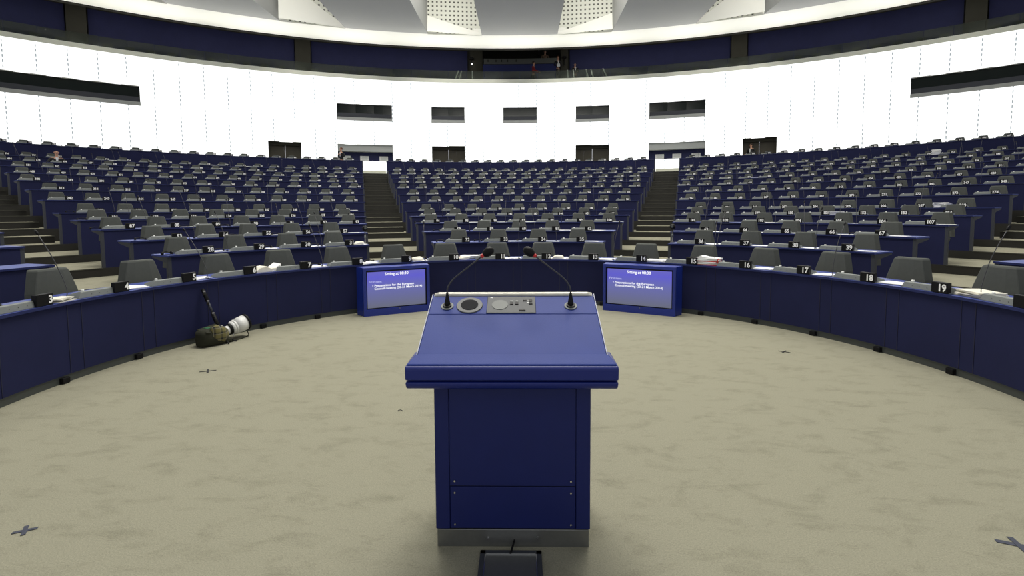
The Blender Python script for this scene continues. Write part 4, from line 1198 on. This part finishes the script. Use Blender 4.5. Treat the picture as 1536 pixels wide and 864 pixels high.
def person(loc, rz, label, top_m, leg_m, hair_m, pose='stand', shirt=False, bald=False, arm=((0.30, 0.02, 1.12), (0.24, -0.22, 1.10)), lean=0.0, scale=1.0):
    """local: x right, -y the way they face"""
    root = empty('person', loc, rz, label, 'person'); root.scale = (scale,) * 3
    sit = pose == 'sit'
    hz = 0.50 if sit else 0.93
    dy = lean
    V = []; E = []; Rr = []
    def v(p, r_, par=None):
        V.append(Vector(p)); Rr.append(r_)
        if par is not None: E.append((par, len(V) - 1))
        return len(V) - 1
    pel = v((0, 0, hz), (0.14, 0.10)); wa = v((0, dy * 0.3, hz + 0.18), (0.125, 0.09), pel); chst = v((0, dy * 0.7, hz + 0.38), (0.15, 0.10), wa)
    nk = v((0, dy - 0.005, hz + 0.55), 0.055, chst); nk2 = v((0, dy - 0.02, hz + 0.61), 0.05, nk)
    h0 = v((0, dy - 0.035, hz + 0.66), (0.062, 0.075), nk2); h1 = v((0, dy - 0.03, hz + 0.74), (0.075, 0.092), h0); h2 = v((0, dy - 0.02, hz + 0.80), (0.06, 0.07), h1)
    for sx in (-1, 1):
        sh = v((sx * 0.19, dy * 0.9, hz + 0.49), 0.055, chst)
        el, ha = arm
        dzs = hz - 0.93
        e_ = v((sx * el[0], el[1] + dy, el[2] + dzs), 0.042, sh); w_ = v((sx * ha[0], ha[1] + dy, ha[2] + dzs), 0.028, e_)
        dirn = (V[w_] - V[e_]).normalized(); pm = v(V[w_] + dirn * 0.06, 0.030, w_)
        side = Vector((0, 0, 1)).cross(dirn); side = side.normalized() if side.length > 0.1 else Vector((1, 0, 0))
        for q in range(4):
            f1 = v(V[pm] + dirn * 0.03 + side * (q - 1.5) * 0.02, 0.009, pm); v(V[f1] + dirn * (0.045 - 0.006 * abs(q - 1.5)) + Vector((0, 0, -0.012)), 0.0075, f1)
        t1 = v(V[w_] + dirn * 0.03 - side * sx * 0.04, 0.010, w_); v(V[t1] + dirn * 0.035 - side * sx * 0.008, 0.008, t1)
        if sit:
            kn = v((sx * 0.12, -0.42, hz + 0.02), 0.062, pel); an = v((sx * 0.12, -0.42, 0.09), 0.04, kn)
        else:
            kn = v((sx * 0.10, -0.01, 0.50), 0.065, pel); an = v((sx * 0.11, 0.0, 0.09), 0.04, kn)
        v(V[an] + Vector((0, -0.15, -0.05)), 0.035, an)
    body = skin_obj('body', V, E, Rr, M_SKIN, root)
    # jacket
    J = [Vector((0, 0, hz - 0.05)), Vector((0, dy * 0.3, hz + 0.18)), Vector((0, dy * 0.7, hz + 0.38)), Vector((0, dy, hz + 0.51))]; JE = [(0, 1), (1, 2), (2, 3)]; JR = [(0.165, 0.125), (0.145, 0.11), (0.17, 0.12), 0.075]
    for sx in (-1, 1):
        el, ha = arm; dzs = hz - 0.93; k = len(J)
        J += [Vector((sx * 0.20, dy * 0.9, hz + 0.48)), Vector((sx * el[0], el[1] + dy, el[2] + dzs)), Vector((sx * el[0], el[1] + dy, el[2] + dzs)).lerp(Vector((sx * ha[0], ha[1] + dy, ha[2] + dzs)), 0.9)]
        JE += [(2, k), (k, k + 1), (k + 1, k + 2)]; JR += [0.068, 0.054, 0.042]
    skin_obj('jacket', J, JE, JR, top_m, root)
    # trousers
    T = [Vector((0, 0, hz))]; TE = []; TR = [(0.155, 0.115)]
    for sx in (-1, 1):
        k = len(T)
        if sit: T += [Vector((sx * 0.12, -0.42, hz + 0.02)), Vector((sx * 0.12, -0.42, 0.12))]
        else: T += [Vector((sx * 0.10, -0.01, 0.50)), Vector((sx * 0.11, 0.0, 0.10))]
        TE += [(0, k), (k, k + 1)]; TR += [0.078, 0.058]
    skin_obj('trousers', T, TE, TR, leg_m, root)
    b = MB()
    for sx in (-1, 1):
        b.box((sx * 0.115, (-0.42 if sit else 0) - 0.06, 0.04), (0.10, 0.27, 0.08))
    b.build('shoe', M_BLACK, root, bevel=0.02)
    if not bald:
        bm = bmesh.new(); bmesh.ops.create_uvsphere(bm, u_segments=14, v_segments=10, radius=1)
        for q in bm.verts:
            q.co = Vector((q.co.x * 0.092, q.co.y * 0.110 + dy + 0.012, q.co.z * 0.10 + hz + 0.785))
            if q.co.y < dy - 0.06: q.co.z = max(q.co.z, hz + 0.80)
        me = bpy.data.meshes.new('hair'); bm.to_mesh(me); bm.free(); link('hair', me, hair_m, root)
    # face: nose, eyes, mouth, ears
    fy = dy - 0.03 - 0.095
    b = MB(); b.hexa([(-0.014, fy - 0.006, hz + 0.705), (0.014, fy - 0.006, hz + 0.705), (-0.012, fy + 0.02, hz + 0.705), (0.012, fy + 0.02, hz + 0.705), (-0.006, fy + 0.004, hz + 0.75), (0.006, fy + 0.004, hz + 0.75), (-0.006, fy + 0.02, hz + 0.75), (0.006, fy + 0.02, hz + 0.75)])
    for sx in (-1, 1): b.tube([(sx * 0.074, dy - 0.02, hz + 0.715), (sx * 0.082, dy - 0.015, hz + 0.735), (sx * 0.074, dy - 0.02, hz + 0.755)], 0.012, 6)
    b.build('nose_and_ears', M_SKIN, root)
    b = MB()
    for sx in (-1, 1): b.box((sx * 0.03, fy + 0.006, hz + 0.748), (0.022, 0.012, 0.009))
    b.box((0, fy + 0.010, hz + 0.683), (0.045, 0.012, 0.007)); b.build('eyes_and_mouth', M_HAIR, root)
    if shirt:
        b = MB(); b.prism_y([(-0.045, hz + 0.52), (0.045, hz + 0.52), (0.012, hz + 0.24), (-0.012, hz + 0.24)], dy - 0.135, dy - 0.10); b.build('shirt_front', M_SHIRT, root)
    return root
R13 = RAD[12]
person(pol(RAD[11] + 0.80, -49.6, FLR[11]), D2R(49.6), 'bald seated person in a dark jacket and white shirt in the upper left block', M_SUIT, M_SUIT, M_HAIR, 'sit', shirt=True, bald=True, arm=((0.30, -0.02, 1.12), (0.20, -0.30, 1.13)))
person(pol(34.6, -18.6, FLR[13], WC), D2R(-20), 'person with brown hair in dark clothes standing at the left blue partition', M_SUIT, M_SUIT, M_HAIRB, shirt=True, scale=0.9, arm=((0.26, 0.0, 1.15), (0.08, -0.2, 1.30)))
person(pol(36.72, 23.2, FLR[13], WC), D2R(-60), 'dark-suited person standing before the brown doorway on the right', M_SUIT, M_SUIT, M_HAIR, shirt=True)
person(pol(38.0, 1.45, 10.32, WC), D2R(75), 'person in a red jacket standing behind the gallery glass in the middle', M_REDCL, M_SUIT, M_HAIR, arm=((0.20, -0.12, 1.12), (0.16, -0.40, 1.05)))
person(pol(41.0, 2.68, 12.0, WC), D2R(0), 'person in a brown jacket standing behind the grey gallery counter', M_BRCL, M_SUIT, M_HAIR, shirt=False, arm=((0.32, 0.0, 1.10), (0.10, -0.26, 1.02)))
person(pol(39.2, 4.05, 11.0, WC), D2R(10), 'person in a dark suit with white papers at the right end of the gallery counter', M_SUIT, M_SUIT, M_HAIRB, shirt=True, arm=((0.28, 0.0, 1.12), (0.12, -0.28, 1.08)))
person(pol(38.2, 5.85, 10.32, WC), D2R(10), 'grey-haired person in a dark suit sitting low behind the gallery glass', M_SUIT, M_SUIT, M_HAIR, 'stand', shirt=True, bald=True, scale=0.93, arm=((0.28, 0.0, 1.12), (0.12, -0.28, 1.08)))
b = MB(); b.arc(38.85, 39.7, 10.32, 11.0, 3.6, 4.5, cy=WC); o = b.build('gallery_step', M_DARK, fix=False); tag(o, None, kind='structure'); o.name = 'floor_gallery_step'
pa = MB(); pa.box((0, 0, 0), (0.22, 0.30, 0.02)); o = pa.build('paper_bundle', M_PAPER); o.location = pol(38.83, 4.1, 12.05, WC); o.rotation_euler = (1.0, 0, 0); tag(o, 'white papers held by the suited person in the gallery', 'papers')
# video camera on a tripod beside the brown-jacketed person
tc_ = empty('video_camera', pol(41.0, 2.05, 12.0, WC), 0, 'black video camera on a tripod behind the gallery counter', 'video camera')
b = MB(); b.box((0, -0.1, 1.72), (0.14, 0.42, 0.20)); b.tube([(0, -0.30, 1.72), (0, -0.46, 1.72)], 0.06, 12); b.box((0, 0.0, 1.86), (0.05, 0.2, 0.06)); b.build('camera_body', M_BLACK, tc_)
for k in range(3):
    b = MB(); a = 2 * PI * k / 3 + 0.5; b.tube([(0, 0, 1.58), (0.42 * math.cos(a), 0.42 * math.sin(a), 0.0)], 0.022, 8); b.build('leg', M_BLACK, tc_)
b = MB(); b.tube([(0, 0, 1.50), (0, 0, 1.64)], 0.05, 10); b.build('head', M_BLACK, tc_)
# small lamp on the pillar left of the booth and pan cameras
for s_, a in ((-1, -5.15), (1, 4.75)):
    r_ = empty('pan_camera', pol(40.45, a, 12.9, WC), 0, 'small black pan camera on the %s pillar of the gallery booth' % ('left' if s_ < 0 else 'right'), 'camera', 'cameras on the gallery pillars')
    b = MB(); b.box((0, 0, 0.16), (0.26, 0.3, 0.14)); b.build('housing', M_BLACK, r_, bevel=0.01)
    b = MB(); b.box((0, 0.05, -0.15), (0.06, 0.06, 0.5)); b.build('bracket', M_BLACK, r_)
    if s_ < 0:
        b = MB(); b.tube([(0.02, -0.06, -0.28), (0.02, -0.10, -0.28)], 0.05, 12); b.build('lamp', M_LED, r_)
bpy.context.view_layer.update()
